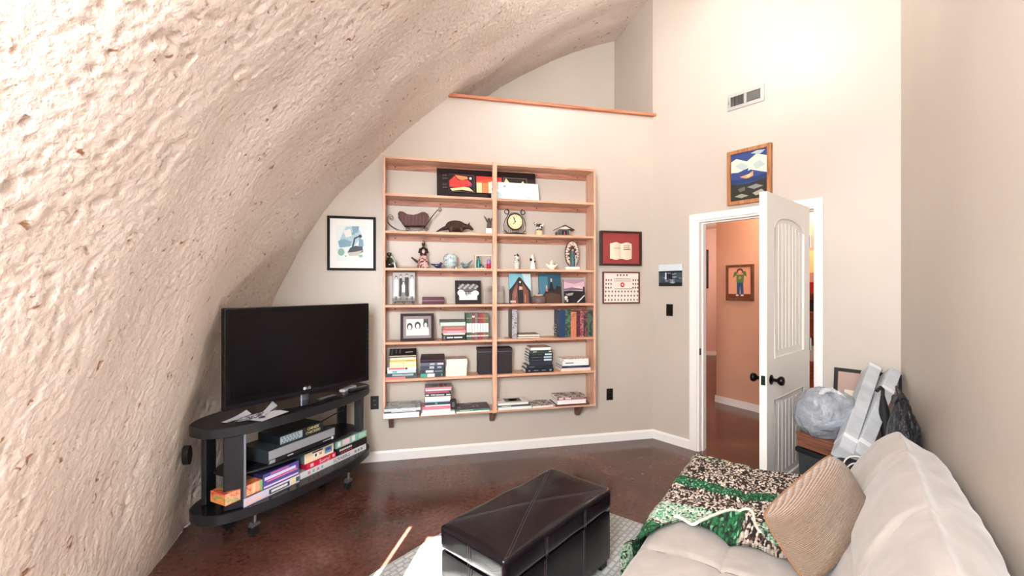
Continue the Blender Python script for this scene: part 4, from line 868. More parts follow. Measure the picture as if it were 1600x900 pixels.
b = MB(mat((236, 222, 204), 0.3))
for q in (-1, 1): b.tube([(q*0.02, 0, 0.022), (q*0.04, 0, 0.038), (q*0.055, 0, 0.052)], [0.016, 0.010, 0.003], seg=8)
b.build('wings', p_)
p_ = stand('madonna_statue', 'tall oval statue of a robed figure ringed by scalloped rays, third row', 'statue', 4, 894, 0.12)
b = MB(mat((92, 66, 56), 0.6, bump=0.6, scale=80)); b.prism([(0.066*math.cos(q)*(1+0.06*math.sin(q)**2), 0.145+0.118*math.sin(q)) for q in [2*PI*i/28 for i in range(28)]], 'y', 0.0, 0.016); b.build('back_plate', p_)
b = MB(mottle('ray_glaze', (190, 150, 120), (236, 224, 208), (150, 100, 96), 50))
for i in range(26):
    q = 2*PI*i/26
    b.ball((0.052*math.cos(q), -0.004, 0.145+0.10*math.sin(q)), (0.013, 0.010, 0.011), seg=8)
    if i % 2: b.ball((0.038*math.cos(q), -0.005, 0.145+0.082*math.sin(q)), (0.010, 0.008, 0.009), seg=8)
b.build('rays', p_)
b = MB(mat((62, 96, 100), 0.35, var=0.3, scale=60)); b.tube([(0, -0.012, 0.03), (0, -0.014, 0.09), (-0.002, -0.012, 0.14), (0, -0.010, 0.17)], [0.024, 0.026, 0.020, 0.010], seg=12); b.tube([(0.018, -0.02, 0.03), (0.020, -0.024, 0.12)], [0.008, 0.006], h(214, 214, 226)); b.build('robe', p_, label='blue-green robe')
b = MB(h(200, 150, 124)); b.ball((0, -0.016, 0.178), (0.009, 0.009, 0.012)).ball((0, -0.012, 0.188), (0.012, 0.010, 0.010), K1); b.build('head', p_)
b = MB(WGL); b.box(-0.066, 0.066, -0.026, 0.022, 0.0, 0.028, bev=0.008); b.build('pedestal', p_)
# ---- fourth row
fp = stand('framed_photo', 'black and white family photo of five standing people on a scroll easel', 'photo', 3, 631, 0.15)
Wp = SX(650, .14)-SX(614, .14); Hp = 0.245
bwm = [h(40, 38, 42), h(226, 226, 226), h(120, 116, 118), h(206, 206, 204)]
p = MB(h(50, 48, 48)); p.box(-Wp/2, Wp/2, 0, 0.008, 0, Hp); p.build('frame', fp)
def person(u_, top, skirt, dark, w=.17):
    bd = bwm[0] if dark else bwm[1]; s_ = bwm[1] if skirt else bwm[0]
    return [('p', bd, [(u_-w*.42, top-.16), (u_-w*.28, top-.13), (u_+w*.28, top-.13), (u_+w*.42, top-.16), (u_+w*.4, top-.45), (u_-w*.4, top-.45)]),
            ('p', s_, [(u_-w*.36, top-.42), (u_+w*.36, top-.42), (u_+w*.5, .16), (u_-w*.5, .16)]), ('r', bwm[0], (u_-w*.2, .03, u_-w*.05, .16)), ('r', bwm[0], (u_+w*.05, .03, u_+w*.2, .16)),
            ('e', bwm[0], (u_, top-.06, .055, .06)), ('e', bwm[3], (u_, top-.08, .036, .045))]
p = MB(h(214, 214, 212)); poly_art(p, Wp-0.006, Hp-0.006, 0.0, [('r', h(172, 170, 170), (0, 0, 1, 1)), ('r', bwm[2], (0, 0, 1, .1))]+person(.36, .93, False, True)+person(.63, .96, False, True, .22)+person(.15, .88, True, False, .2)+person(.86, .9, True, False, .2)+person(.48, .70, True, False, .18)+[('r', bwm[2], (.40, .05, .56, .30))], 0.0002)
p.build('picture', fp, fix=False).location = (0, 0, 0.003)
for o in fp.children: o.rotation_euler = (math.radians(-10), 0, 0); o.location = (0, o.location.y, o.location.z+0.028)
b = MB(M_iron)
for q in (-1, 1): b.tube([(q*0.05, 0.05, 0.12), (q*0.06, 0.008, 0.032), (q*0.074, -0.012, 0.012)]+[(q*(0.078+0.010*math.cos(t)), -0.018, 0.012+0.009*math.sin(t)) for t in [3.1-0.5*i for i in range(12)]], 0.0022, seg=6); b.tube([(q*0.05, 0.05, 0.12), (0, 0.085, 0.0)], 0.002, seg=6)
b.build('easel', fp)
mb_ = thing('lacquer_box', 'maroon lacquered box with a pink band lying beside the family photo', 'box'); FS.put(mb_, SX(677, .14), -.14, shelf_top(3)); Wx = (SX(694, .14)-SX(660, .14))/2
b = MB(mat((70, 24, 40), 0.25)); b.box(-Wx, Wx, 0, 0.10, 0, 0.030, bev=0.003); b.box(-Wx, Wx, -0.0006, 0.10, 0.0295, 0.0335, h(196, 140, 170)); b.build('body', mb_)
b = MB(mat((74, 34, 44), 0.25)); b.box(-Wx, Wx, 0, 0.10, 0.034, 0.062, bev=0.004); b.box(-Wx*0.1, Wx*0.85, 0.02, 0.03, 0.0615, 0.0625, h(150, 110, 120)); b.build('lid', mb_)
def table_photo(name, label, k, px0, px1, py0, off, mfr, fw, art, back, mm=None, mw=0.0, tilt=-10):
    xa, xb = SX(px0, off), SX(px1, off); H_ = SZ((px0+px1)/2, py0, off)-shelf_top(k)
    r = thing(name, label, 'photo'); FS.put(r, (xa+xb)/2, -off+0.012, shelf_top(k)+0.001)
    frame_parts(r, xb-xa, H_, fw, 0.012, mfr, art, back, mm, mw)
    for o in r.children: o.rotation_euler = (math.radians(tilt), 0, 0)
    b = MB(mfr); b.box(-0.02, 0.02, 0.0, 0.003, 0, H_*0.7, M=Matrix.Translation((0, 0.065, 0)) @ Matrix.Rotation(math.radians(14), 4, 'X')); b.build('stand_leg', r)
    return r
g1, g2, g3 = h(226, 226, 224), h(90, 88, 90), h(160, 160, 158)
table_photo('framed_photo', 'dark-framed black and white group photo in the fourth row', 3, 711.5, 752, 438, 0.14, mat((30, 19, 21), 0.5, spec=0.25), 0.034,
    [('r', g2, (0, .45, 1, 1)), ('r', g1, (0, 0, 1, .5)), ('e', g1, (.1, .45, .2, .2)), ('e', g1, (.9, .42, .2, .18))]+[('e', g3, (.1*i, .75+.1*(i % 3), .07, .08)) for i in range(11)]+[('e', K1, (.38, .42, .04, .14)), ('e', K1, (.5, .45, .035, .14)), ('e', K1, (.6, .45, .035, .13)), ('e', g3, (.42, .3, .05, .06))], g3)
af = stand('acrylic_frame', 'clear acrylic stand-up frame behind the centre upright in the fourth row', 'photo frame', 3, 772, 0.12)
b = MB(mat((232, 228, 226), 0.05, trans=0.85)); xa, xb = SX(758, .12)-SX(772, .12), SX(787, .12)-SX(772, .12); b.box(xa, xb, 0, 0.004, 0.004, 0.155, bev=0.001); o = b.build('panel', af); o.rotation_euler = (math.radians(-8), 0, 0)
b = MB(h(226, 208, 206)); b.box(xa+0.006, xb-0.006, 0.005, 0.007, 0.008, 0.105); o = b.build('insert', af); o.rotation_euler = (math.radians(-8), 0, 0)
b = MB(mat((60, 66, 76), 0.15)); b.box(SX(777, .12)-SX(772, .12), SX(798, .12)-SX(772, .12), -0.045, 0.06, 0, 0.006, bev=0.002); b.build('base', af)
def canvas_photo(label, px0, px1, py0, art, back, off=0.10):
    xa, xb = SX(px0, off), SX(px1, off); H_ = SZ((px0+px1)/2, py0, off)-shelf_top(3)
    r = thing('photo_canvas', label, 'photo', group=None); FS.put(r, (xa+xb)/2, -off+0.006, shelf_top(3))
    b = MB(K1); b.box(-(xb-xa)/2, (xb-xa)/2, 0, 0.014, 0, H_); b.build('canvas', r)
    b = MB(back); poly_art(b, xb-xa, H_, -0.0002, art, 0.0002); b.build('photo_print', r, fix=False)
    for o in r.children: o.rotation_euler = (math.radians(-8), 0, 0)
    return r
sk1, sk2, bl, tn = h(120, 180, 196), h(190, 214, 220), h(46, 34, 38), h(120, 74, 62)
canvas_photo('square canvas photo of a gabled stone building against a pale sky', 796.5, 831, 427,
    [('r', sk1, (0, 0, 1, 1)), ('p', sk2, [(.6, 1), (1, 1), (1, .35), (.8, .5)]), ('p', bl, [(0, .45), (.12, .55), (.3, .72), (.4, .84), (.48, .9), (.56, .84), (.7, .7), (.98, .42), (1, 0), (0, 0)]), ('p', tn, [(.1, 0), (.16, .42), (.38, .72), (.4, 0)]), ('p', tn, [(.62, 0), (.6, .7), (.86, .42), (.9, 0)]),
     ('p', K1, [(.38, 0), (.36, .5), (.5, .62), (.62, .5), (.64, 0)]), ('p', h(200, 160, 150), [(.44, .46), (.46, .58), (.6, .56), (.6, .46)]), ('e', h(255, 240, 220), (.5, .72, .04, .03)), ('r', h(190, 180, 176), (.04, .03, .28, .1)), ('r', h(180, 140, 120), (.7, .05, .73, .3))]+
    [('r', h(170, 120, 104), (.14+.06*i, .1+.05*i, .16+.06*i, .34+.05*i)) for i in range(4)], sk1)
canvas_photo('square canvas photo of floodlit church spires against a dusk sky', 843.5, 878, 427,
    [('r', h(44, 84, 104), (0, 0, 1, 1)), ('r', h(70, 120, 140), (0, .3, .4, .9)), ('p', bl, [(.2, .3), (.32, .45), (.5, .5), (.55, .78), (.6, .5), (.75, .48), (.8, .6), (1, .56), (1, 0), (.1, 0)]), ('p', K1, [(.44, .4), (.52, .7), (.56, .92), (.6, .7), (.68, .4)]), ('r', h(200, 180, 160), (.53, .72, .6, .84)), ('p', h(190, 110, 110), [(.3, .4), (.34, .62), (.4, .4)]),
     ('e', h(214, 170, 130), (.34, .55, .03, .06)), ('p', h(80, 56, 44), [(.24, 0), (.24, .3), (.5, .36), (.95, .3), (.95, 0)])], h(44, 84, 104))
canvas_photo('smaller canvas photo of a road at sunset with a pink sky', 882.5, 915, 436,
    [('r', h(206, 176, 186), (0, 0, 1, 1)), ('p', h(170, 140, 156), [(0, .9), (.5, .8), (1, .92), (1, 1), (0, 1)]), ('p', h(226, 196, 190), [(.3, .6), (.9, .62), (.8, .72), (.5, .7)]), ('p', h(120, 100, 120), [(0, .6), (.4, .66), (.9, .6), (.9, .54), (0, .52)]), ('p', K1, [(0, 0), (0, .5), (.3, .52), (.9, .5), (.93, .68), (1, .7), (1, 0)]), ('p', h(150, 146, 146), [(.05, .38), (.45, .44), (.4, .34), (.2, .3)]), ('p', h(230, 226, 220), [(.58, .03), (.97, .34), (.99, .31), (.66, .03)])], K1)
bo = stand('stoneware_jar', 'squat brown stoneware jar in front of the canvas photos', 'jar', 3, 841.5, 0.14)
b = MB(mat((104, 84, 84), 0.5, bump=0.3, scale=80)); b.lathe([(0, 0), (0.052, 0), (0.062, 0.012), (0.064, 0.034), (0.060, 0.042), (0.062, 0.048), (0.060, 0.056), (0.046, 0.068), (0.040, 0.07)], seg=28); b.build('body', bo)
b = MB(h(190, 166, 150)); b.lathe([(0.040, 0.07), (0.042, 0.078), (0.038, 0.082), (0.034, 0.078), (0.034, 0.066)], seg=28); b.build('rim', bo, label='pale glazed rim')
b = MB(h(70, 40, 36)); b.lathe([(0.033, 0.074), (0.02, 0.080), (0.005, 0.084), (0.006, 0.092), (0, 0.094)], seg=20); b.build('lid', bo)
p_ = stand('dog_figurine', 'small black and white dog figurine in front of the road photo', 'figurine', 3, 885.5, 0.15)
b = MB(PAN); b.tube([(-0.014, 0, 0.022), (0.014, 0, 0.026)], [0.014, 0.015], seg=10).ball((-0.008, -0.004, 0.052), (0.016, 0.014, 0.015), WGL).ball((-0.022, 0, 0.058), (0.005, 0.004, 0.009), K1).ball((0.006, 0, 0.058), (0.005, 0.004, 0.009), K1).tube([(-0.006, 0, 0.03), (-0.008, 0, 0.045)], 0.010)
for lx in (-0.014, 0.014):
    for ly in (-0.008, 0.008): b.tube([(lx, ly, 0.02), (lx, ly, 0.0)], 0.005, K1, 6)
b.tube([(0.026, 0, 0.03), (0.036, 0, 0.048)], [0.005, 0.002], K1); b.build('body', p_)
# ---- fifth row photo of three people
g0 = h(206, 204, 202)
table_photo('framed_photo', 'maroon-framed black and white photo of three smiling people in the fifth row', 2, 625.5, 678, 490, 0.165, mat((36, 13, 18), 0.5, spec=0.2), 0.022,
    [('r', g0, (0, 0, 1, 1)), ('r', h(60, 58, 60), (.78, .5, 1, 1)), ('r', h(226, 226, 226), (.68, .5, .78, 1))]+
    [it for u_, v_, s_ in ((.16, .48, 1.0), (.52, .54, 1.05), (.88, .62, .9)) for it in (('e', K1, (u_, v_+.06, .13*s_, .22*s_)), ('p', h(232, 230, 228), [(u_-.16*s_, 0), (u_-.15*s_, v_-.25), (u_-.05, v_-.16), (u_+.05, v_-.16), (u_+.16*s_, v_-.25), (u_+.17*s_, 0)]), ('e', h(226, 222, 220), (u_, v_, .075*s_, .15*s_)), ('r', h(150, 146, 146), (u_-.03, v_-.08, u_+.03, v_-.065)), ('e', h(80, 76, 76), (u_-.028, v_+.03, .01, .012)), ('e', h(80, 76, 76), (u_+.028, v_+.03, .01, .012)))],
    g0, mat((142, 130, 132), 0.6), 0.024)
# ================================================================ television, its cart and the games
FC = Frame(-1.460, 2.923, 1.145)          # cart: x along it (away from the camera), -y toward the room
def superell(a, b, n, N_=72):
    out = []
    for i in range(N_):
        t = 2*PI*i/N_; c, s = math.cos(t), math.sin(t)
        out.append((a*math.copysign(abs(c)**(2/n), c), b*math.copysign(abs(s)**(2/n), s)))
    return out
MCB = mat((25, 26, 30), 0.42, var=0.15, scale=30); MCT = mat((17, 17, 20), 0.25)
ct = thing('tv_cart', 'black oval television cart on casters with silver-edged posts', 'tv stand'); FC.put(ct, 0, 0)
def slab(z0, z1, name, a=0.624, b=0.241, m=MCB, mt=MCT):
    o = MB(m); P = superell(a, b, 2.475); Pi = superell(a-0.006, b-0.006, 2.475)
    o.prism(P, 'z', z0+0.004, z1-0.004, m, True)
    for (zz, zi) in ((z1-0.004, z1), (z0+0.004, z0)):
        V1 = [o.bm.verts.new((x, y, zz)) for x, y in P]; V2 = [o.bm.verts.new((x, y, zi)) for x, y in Pi]; n = len(P)
        o._fin([o.bm.faces.new([V1[i], V1[(i+1) % n], V2[(i+1) % n], V2[i]]) for i in range(n)], m, True)
        o._fin([o.bm.faces.new(V2)], mt, False)
    return o.build(name, ct)
slab(0.644, 0.70, 'top'); slab(0.174, 0.23, 'bottom_shelf'); slab(0.392, 0.408, 'middle_shelf', 0.50, 0.185)
def post(x, y, w_, d_, ang, name='post', strip=None):
    o = MB(MCB); M = Matrix.Translation((x, y, 0)) @ Matrix.Rotation(ang, 4, 'Z')
    o.box(-w_/2, w_/2, -d_/2, d_/2, 0.2295, 0.6445, bev=0.006, M=M); o_ = o.build(name, ct)
    if strip:
        s = MB(mat((120, 126, 136), 0.45, 0.6)); s.box(w_/2-0.001, w_/2+0.012, -d_/2-0.002, -d_/2+0.022, 0.2295, 0.6445, bev=0.003, M=M); s.build('silver_strip', o_, label='silver edge strip')
post(-0.485, -0.112, 0.095, 0.05, -0.55, strip=True); post(-0.50, 0.085, 0.09, 0.03, 0.45); post(0.49, -0.095, 0.085, 0.05, 0.5, strip=True); post(0.50, 0.09, 0.07, 0.03, -0.4)
for x, y in ((-0.34, -0.085), (0.33, -0.15), (-0.36, 0.12), (0.35, 0.13)):
    o = MB(MCB); o.box(x-0.02, x+0.02, y-0.02, y+0.02, 0.13, 0.175); o.lathe([(0.009, 0.05), (0.009, 0.14)], (x, y, 0), 10, mat((150, 150, 156), 0.3, 0.8))
    o.prism([(x-0.03, 0.055), (x+0.025, 0.06), (x+0.02, 0.075), (x-0.02, 0.078)], 'y', y-0.018, y+0.018, mat((120, 122, 128), 0.3, 0.7))
    cst = o.build('caster', ct)
    wv = MB(K1); wv.lathe([(0.02, y-0.016), (0.028, y-0.013), (0.028, y-0.003), (0.02, y-0.001), (0.02, y+0.001), (0.028, y+0.003), (0.028, y+0.013), (0.02, y+0.016)], (x-0.008, 0, 0.028), 18, None, 'y'); wv.build('wheel', cst)
# television
FT_ = Frame((-1.652-1.105)/2, (2.49+3.34)/2, math.atan2(0.85, 0.547))
tv = thing('television', 'black flat-screen television on the oval cart', 'television'); FT_.put(tv, 0, 0, 0.7005)
TW, TH0, TH1 = 1.011/2, 0.0525, 0.6425
GL = mat((10, 9, 11), 0.08, coat=0.3)
o = MB(mat((10, 9, 11), 0.3, spec=0.3)); o.box(-TW, TW, -0.012, 0.03, TH0, TH1, bev=0.006); o.box(-TW*0.8, TW*0.8, 0.03, 0.075, TH0+0.08, TH1-0.1, bev=0.01); o.build('housing', tv)
o = MB(mat((12, 9, 13), 0.22, var=0.2, scale=3, spec=0.35)); o.box(-TW+0.034, TW-0.034, -0.0135, -0.010, TH0+0.062, TH1-0.034); o.build('screen', tv)
o = MB(mat((30, 26, 32), 0.12)); o.box(-TW+0.004, TW-0.004, -0.0150, -0.011, TH0+0.004, TH0+0.028, bev=0.001)
for i in range(6): o.box(TW-0.018, TW-0.010, -0.0140, -0.011, 0.30+0.035*i, 0.304+0.035*i, h(90, 90, 96))
o.build('bezel_trim', tv)
o = MB(mat((210, 214, 220), 0.3)); o.lathe([(0.010, -0.0162), (0.010, -0.0145)], (-0.020, 0, TH0+0.040), 16, None, 'y'); o.text('LG', 0.026, Matrix.Translation((0.008, -0.0155, TH0+0.040)) @ Matrix.Rotation(PI/2, 4, 'X')); o.build('logo', tv, label='small silver LG logo')
o = MB(mat((110, 114, 122), 0.15, 0.6)); o.lathe([(0.034, 0.008), (0.034, 0.09)], (0, 0.02, 0), 20, None, 'z', sy=0.5); o.build('stand_neck', tv, label='chrome stand neck')
o = MB(mat((18, 18, 22), 0.12, coat=0.5)); o.prism(superell(0.25, 0.115, 3.2, 48), 'z', 0.0, 0.010, smooth=True); o.build('stand_base', tv)
# electronics
def cbox(name, label, cat, px0, px1, yl, dep, z0, z1, mfront, mbody, decor=None, yrot=0, part='front_panel'):
    """box whose front runs along cart-local y = yl between photo columns px0..px1"""
    k0, k1 = FC.hit(px0, 600, -yl)[0], FC.hit(px1, 600, -yl)[0]
    r = thing(name, label, cat); FC.put(r, (k0+k1)/2, yl, z0); W_, H_ = k1-k0, z1-z0
    b = MB(mbody); b.box(-W_/2, W_/2, 0.002, dep, 0, H_, bev=0.002); b.build('body', r)
    b = MB(mfront); b.box(-W_/2, W_/2, 0, 0.002, 0, H_)
    if decor: decor(b, W_, H_)
    b.build(part, r); return r
MSIL = mat((176, 180, 188), 0.3, 0.5)
def dvd(b, W_, H_):
    b.box(-W_/2, W_/2, -0.002, 0, 0, H_*0.34, K1)
    for i in range(6): b.lathe([(0.003, -0.004), (0.003, -0.002)], (W_/2-0.10+0.011*i, 0, H_*0.17), 8, h(220, 220, 224), 'y')
    b.lathe([(0.010, -0.006), (0.010, -0.002)], (W_/2-0.025, 0, H_*0.2), 16, h(214, 216, 220), 'y'); b.box(-W_/4, -W_/4+0.04, -0.003, 0, H_*0.12, H_*0.2, h(200, 200, 206)); b.box(-W_/2+0.002, -W_/2+0.04, -0.003, 0, H_*0.05, H_*0.3, MSIL)
cbox('dvd_player', 'silver disc player on the middle shelf of the cart', 'disc player', 420, 523, -0.155, 0.26, 0.4085, 0.487, MSIL, mat((62, 70, 78), 0.4, 0.4), dvd)
def chk(b, W_, H_):
    b.box(-W_/2+0.004, -0.002, -0.0006, 0, H_*0.06, H_*0.86, h(150, 166, 174))
    for i in range(6):
        for j in range(3): b.lathe([(0.006, -0.0012), (0.006, -0.0006)], (-W_/2+0.02+0.022*i+0.008*(j % 2), 0, H_*(.2+.25*j)), 6, h(90, 104, 112), 'y')
    b.text('CHINESE', 0.024, Matrix.Translation((W_/4, -0.001, H_*.70)) @ Matrix.Rotation(PI/2, 4, 'X'), h(226, 214, 150)); b.text('CHECKERS', 0.024, Matrix.Translation((W_/4, -0.001, H_*.26)) @ Matrix.Rotation(PI/2, 4, 'X'), h(226, 214, 150))
cbox('board_game_box', 'black checkers game box lying on the silver disc player', 'board game', 437, 505, -0.125, 0.2, 0.4878, 0.545, mat((34, 38, 44), 0.4), mat((26, 30, 34), 0.35), chk)
# games on the bottom shelf
Z0 = 0.2305
def bars(ms):
    def f(b, W_, H_):
        for u0, u1, v0, v1, m in ms: b.box(-W_/2+u0*W_, -W_/2+u1*W_, -0.0006-0.0003*ms.index((u0, u1, v0, v1, m)), 0, v0*H_, v1*H_, m)
    return f
LAV, BLU = h(206, 200, 220), h(64, 60, 130)
cbox('board_game_box', 'long pale lavender game box at the bottom left of the cart', 'board game', 381, 468, -0.165, 0.20, Z0, Z0+0.046, LAV, h(90, 88, 100), bars([(.02, .3, .2, .6, h(226, 190, 186)), (.42, .80, .15, .75, h(60, 70, 90)), (.46, .76, .3, .6, W1), (.82, .92, .1, .95, h(226, 214, 170)), (.93, .99, .2, .8, h(70, 90, 100))]))
cbox('board_game_box', 'orange and red game box behind the left post of the cart', 'board game', 352, 410, -0.150, 0.13, Z0+0.0465, Z0+0.108, mottle('fruit_box', (214, 110, 90), (236, 170, 130), (150, 170, 110), 16), mottle('fruit_lid', (190, 70, 60), (222, 140, 80), (130, 150, 80), 10), bars([(0, 1, 0, .04, h(190, 60, 60)), (.72, .80, .08, .9, h(236, 200, 160)), (.95, 1, 0, 1, h(130, 180, 110))]))
cbox('board_game_box', 'dark blue game box with a pink swoosh on the pale lavender box', 'board game', 411, 467, -0.155, 0.24, Z0+0.0465, Z0+0.132, mat((84, 80, 150), 0.35), h(40, 36, 80), bars([(.02, .98, .04, .16, h(220, 200, 230)), (.1, .95, .40, .5, h(226, 110, 150)), (.04, .9, .56, .76, h(214, 210, 236)), (.2, .7, .82, .94, h(190, 100, 150))]))
def scr(b, W_, H_):
    b.text('SCRABBLE', 0.034, Matrix.Translation((W_*0.09, -0.001, H_*.5)) @ Matrix.Rotation(PI/2, 4, 'X'), K1)
    for i, m in enumerate((h(206, 110, 130), h(110, 180, 150), h(206, 120, 130), h(120, 170, 170))): b.box(-W_/2+0.06+0.035*i, -W_/2+0.078+0.035*i, -0.0008, 0, H_*.3, H_*.7, m)
    for i in range(3): b.box(W_*.30+0.03*i, W_*.30+0.018+0.03*i, -0.0008, 0, H_*.3, H_*.7, h(120, 120, 126))
cbox('board_game_box', 'long pale grey word-game box at the bottom right of the cart', 'board game', 469, 572, -0.150, 0.24, Z0, Z0+0.042, h(206, 208, 212), h(150, 154, 160), scr)
def sor(b, W_, H_):
    b.text('Sorry!', 0.036, Matrix.Translation((W_*0.10, -0.001, H_*.5)) @ Matrix.Rotation(PI/2, 4, 'X'), W1); b.box(-W_/2+0.03, -W_/2+0.055, -0.0008, 0, H_*.25, H_*.8, h(240, 200, 206)); b.box(W_/2-0.03, W_/2-0.012, -0.0008, 0, H_*.3, H_*.8, h(240, 190, 200))
cbox('board_game_box', 'bright red game box stacked on the word-game box', 'board game', 479, 525, -0.150, 0.22, Z0+0.0425, Z0+0.080, h(200, 34, 66), h(160, 30, 54), sor)
cbox('board_game_box', 'cream game box with a blue corner on top of the bright red one', 'board game', 476, 521, -0.140, 0.2, Z0+0.0805, Z0+0.150, h(236, 218, 186), h(90, 110, 124), bars([(.68, .95, .2, .8, h(110, 150, 190)), (.25, .62, .72, .86, h(70, 66, 70)), (.3, .62, .3, .62, h(236, 236, 236)), (.34, .4, .34, .58, K1), (.48, .58, .36, .56, h(206, 120, 110)), (.72, .9, .45, .7, h(60, 80, 130))]))
def seq(b, W_, H_):
    for i in range(7): b.lathe([(0.008, -0.001), (0.008, -0.0004)], (-W_/2+0.03+0.017*i, 0, H_*.62), 10, h(206, 206, 210), 'y')
    for i in range(5): b.box(-W_/2+0.04+0.022*i, -W_/2+0.052+0.022*i, -0.0008, 0, H_*.12, H_*.3, h(206, 60, 80))
cbox('board_game_box', 'black game box at the right end of the word-game box', 'board game', 526.5, 573, -0.145, 0.22, Z0+0.0425, Z0+0.092, K1, K1, seq)
cbox('board_game_box', 'mint green game box on top of the black one', 'board game', 525, 573, -0.142, 0.2, Z0+0.0925, Z0+0.144, h(130, 176, 160), h(110, 130, 130), bars([(.05, .14, .2, .85, W1), (.2, .42, .15, .9, h(230, 190, 206)), (.5, .6, .2, .9, W1), (.72, .95, .2, .85, h(170, 210, 190))]))
# loose things on top of the cart
def sheet(x, y, rz, w_, d_, m, label, z=0.7008, curl=0.0, name='paper_sheet', cat='paper', group='papers on the cart'):
    b = MB(m); b.grid(lambda u, v: Vector(((u-.5)*w_, (v-.5)*d_, 0.0012+curl*(u*u)*(0.4+v))), 8, 6); b.grid(lambda u, v: Vector(((u-.5)*w_, (v-.5)*d_, 0.0002+curl*(u*u)*(0.4+v))), 8, 6)
    o = b.build(name); tag(o, label, cat, group); FC.put(o, x, y, z, rz); return o
sheet(-0.30, -0.155, 0.15, 0.20, 0.10, h(206, 208, 216), 'white sheet of paper at the front edge of the cart top', curl=0.004)
sheet(-0.38, -0.10, -0.6, 0.15, 0.09, mottle('print_sheet', (60, 62, 70), (196, 198, 206), None, 20), 'printed leaflet with dark photos under the television', 0.702, curl=0.012)
sheet(-0.27, -0.09, 0.5, 0.22, 0.03, h(180, 184, 194), 'narrow pale strip of paper curling up under the television', 0.704, curl=0.03)
sheet(-0.42, -0.04, 0.1, 0.16, 0.04, h(170, 174, 184), 'pale folded paper at the left corner under the television', 0.702, curl=0.02)
def remote(x, y, rz, m, label, L_=0.17):
    r = thing('remote_control', label, 'remote control'); FC.put(r, x, y, 0.7002, rz)
    b = MB(m); b.box(-L_/2, L_/2, -0.022, 0.022, 0, 0.018, bev=0.005); b.build('body', r)
    b = MB(h(120, 124, 130))
    for i in range(6):
        for j in range(3): b.box(-L_/2+0.02+0.022*i, -L_/2+0.032+0.022*i, -0.014+0.011*j, -0.007+0.011*j, 0.0175, 0.0195)
    b.build('buttons', r)
remote(0.40, -0.075, 0.25, h(206, 210, 216), 'pale remote control at the right end of the cart top')
remote(0.43, -0.145, -0.15, h(34, 36, 42), 'black remote control at the right end of the cart top', 0.15)
remote(0.12, -0.165, 0.05, h(24, 24, 28), 'black remote control lying before the chrome stand neck', 0.16)
cb = MB(K1)
cb.tube([FC.W(0.28, 0.10, 0.62)+Vector((0, 0, 0)), FC.W(0.36, 0.02, 0.575), FC.W(0.42, 0.0, 0.54), FC.W(0.50, 0.05, 0.56), FC.W(0.56, 0.12, 0.55)], 0.004, seg=6)
cb.tube([FC.W(0.10, 0.12, 0.42), FC.W(0.32, 0.09, 0.47), FC.W(0.42, 0.03, 0.52), FC.W(0.52, 0.08, 0.50), FC.W(0.57, 0.13, 0.53)], 0.004, seg=6)
tag(cb.build('power_cable'), 'black cables hanging behind the disc player to the wall', 'cable')
# outlet cover on the dome
oc = MB(M_black); oc.prism([(0.03*math.cos(q), 0.055*math.sin(q)) for q in [2*PI*i/20 for i in range(20)]], 'y', -0.03, 0.0)
o = oc.build('outlet_cover'); o.location = (-1.862, 2.47, 0.51); o.rotation_euler = (0, 0, math.radians(104-180+180)); tag(o, 'black outlet cover on the rough dome wall beside the cart', 'outlet')
# ================================================================ rug, ottoman, sofa
def rug_mat():
    m, nt, b = nodemat('woven_rug'); tc = N(nt, 'ShaderNodeTexCoord')
    mp = N(nt, 'ShaderNodeMapping'); nt.links.new(tc.outputs['Object'], mp.inputs['Vector']); mp.inputs['Scale'].default_value = (1, 1, 1)
    br = N(nt, 'ShaderNodeTexBrick'); br.inputs['Scale'].default_value = 1.0; br.offset = 0.5; br.inputs['Brick Width'].default_value = 0.042; br.inputs['Row Height'].default_value = 0.030; br.inputs['Mortar Size'].default_value = 0.005; br.squash = 1.6; br.squash_frequency = 3; br.inputs['Mortar Smooth'].default_value = 0.0
    br.inputs['Color1'].default_value = rgb((206, 208, 204)); br.inputs['Color2'].default_value = rgb((186, 190, 188)); br.inputs['Mortar'].default_value = rgb((158, 164, 164))
    nt.links.new(mp.outputs[0], br.inputs['Vector'])
    wv = N(nt, 'ShaderNodeTexWave'); wv.inputs['Scale'].default_value = 38; nt.links.new(tc.outputs['Object'], wv.inputs['Vector'])
    mx = N(nt, 'ShaderNodeMix'); mx.data_type = 'RGBA'; mx.blend_type = 'MULTIPLY'; mx.inputs[0].default_value = 0.55
    nt.links.new(br.outputs['Color'], mx.inputs[6]); nt.links.new(ramp(nt, wv.outputs['Fac'], [(0.3, (150, 156, 160)), (0.6, (255, 255, 255))]), mx.inputs[7])
    nt.links.new(mx.outputs[2], b.inputs['Base Color']); b.inputs['Roughness'].default_value = 0.95
    return m
FG = Frame(0, 0, math.atan2(0.785, 0.62))      # rug: x away from the camera
rg = MB(rug_mat()); rg.box(0.75, 2.60, 0.20, 1.93, 0.0, 0.008, bev=0.002)
tag(FG.put(rg.build('area_rug'), 0, 0), 'grey and white woven rug with a geometric lattice under the ottoman', 'rug')
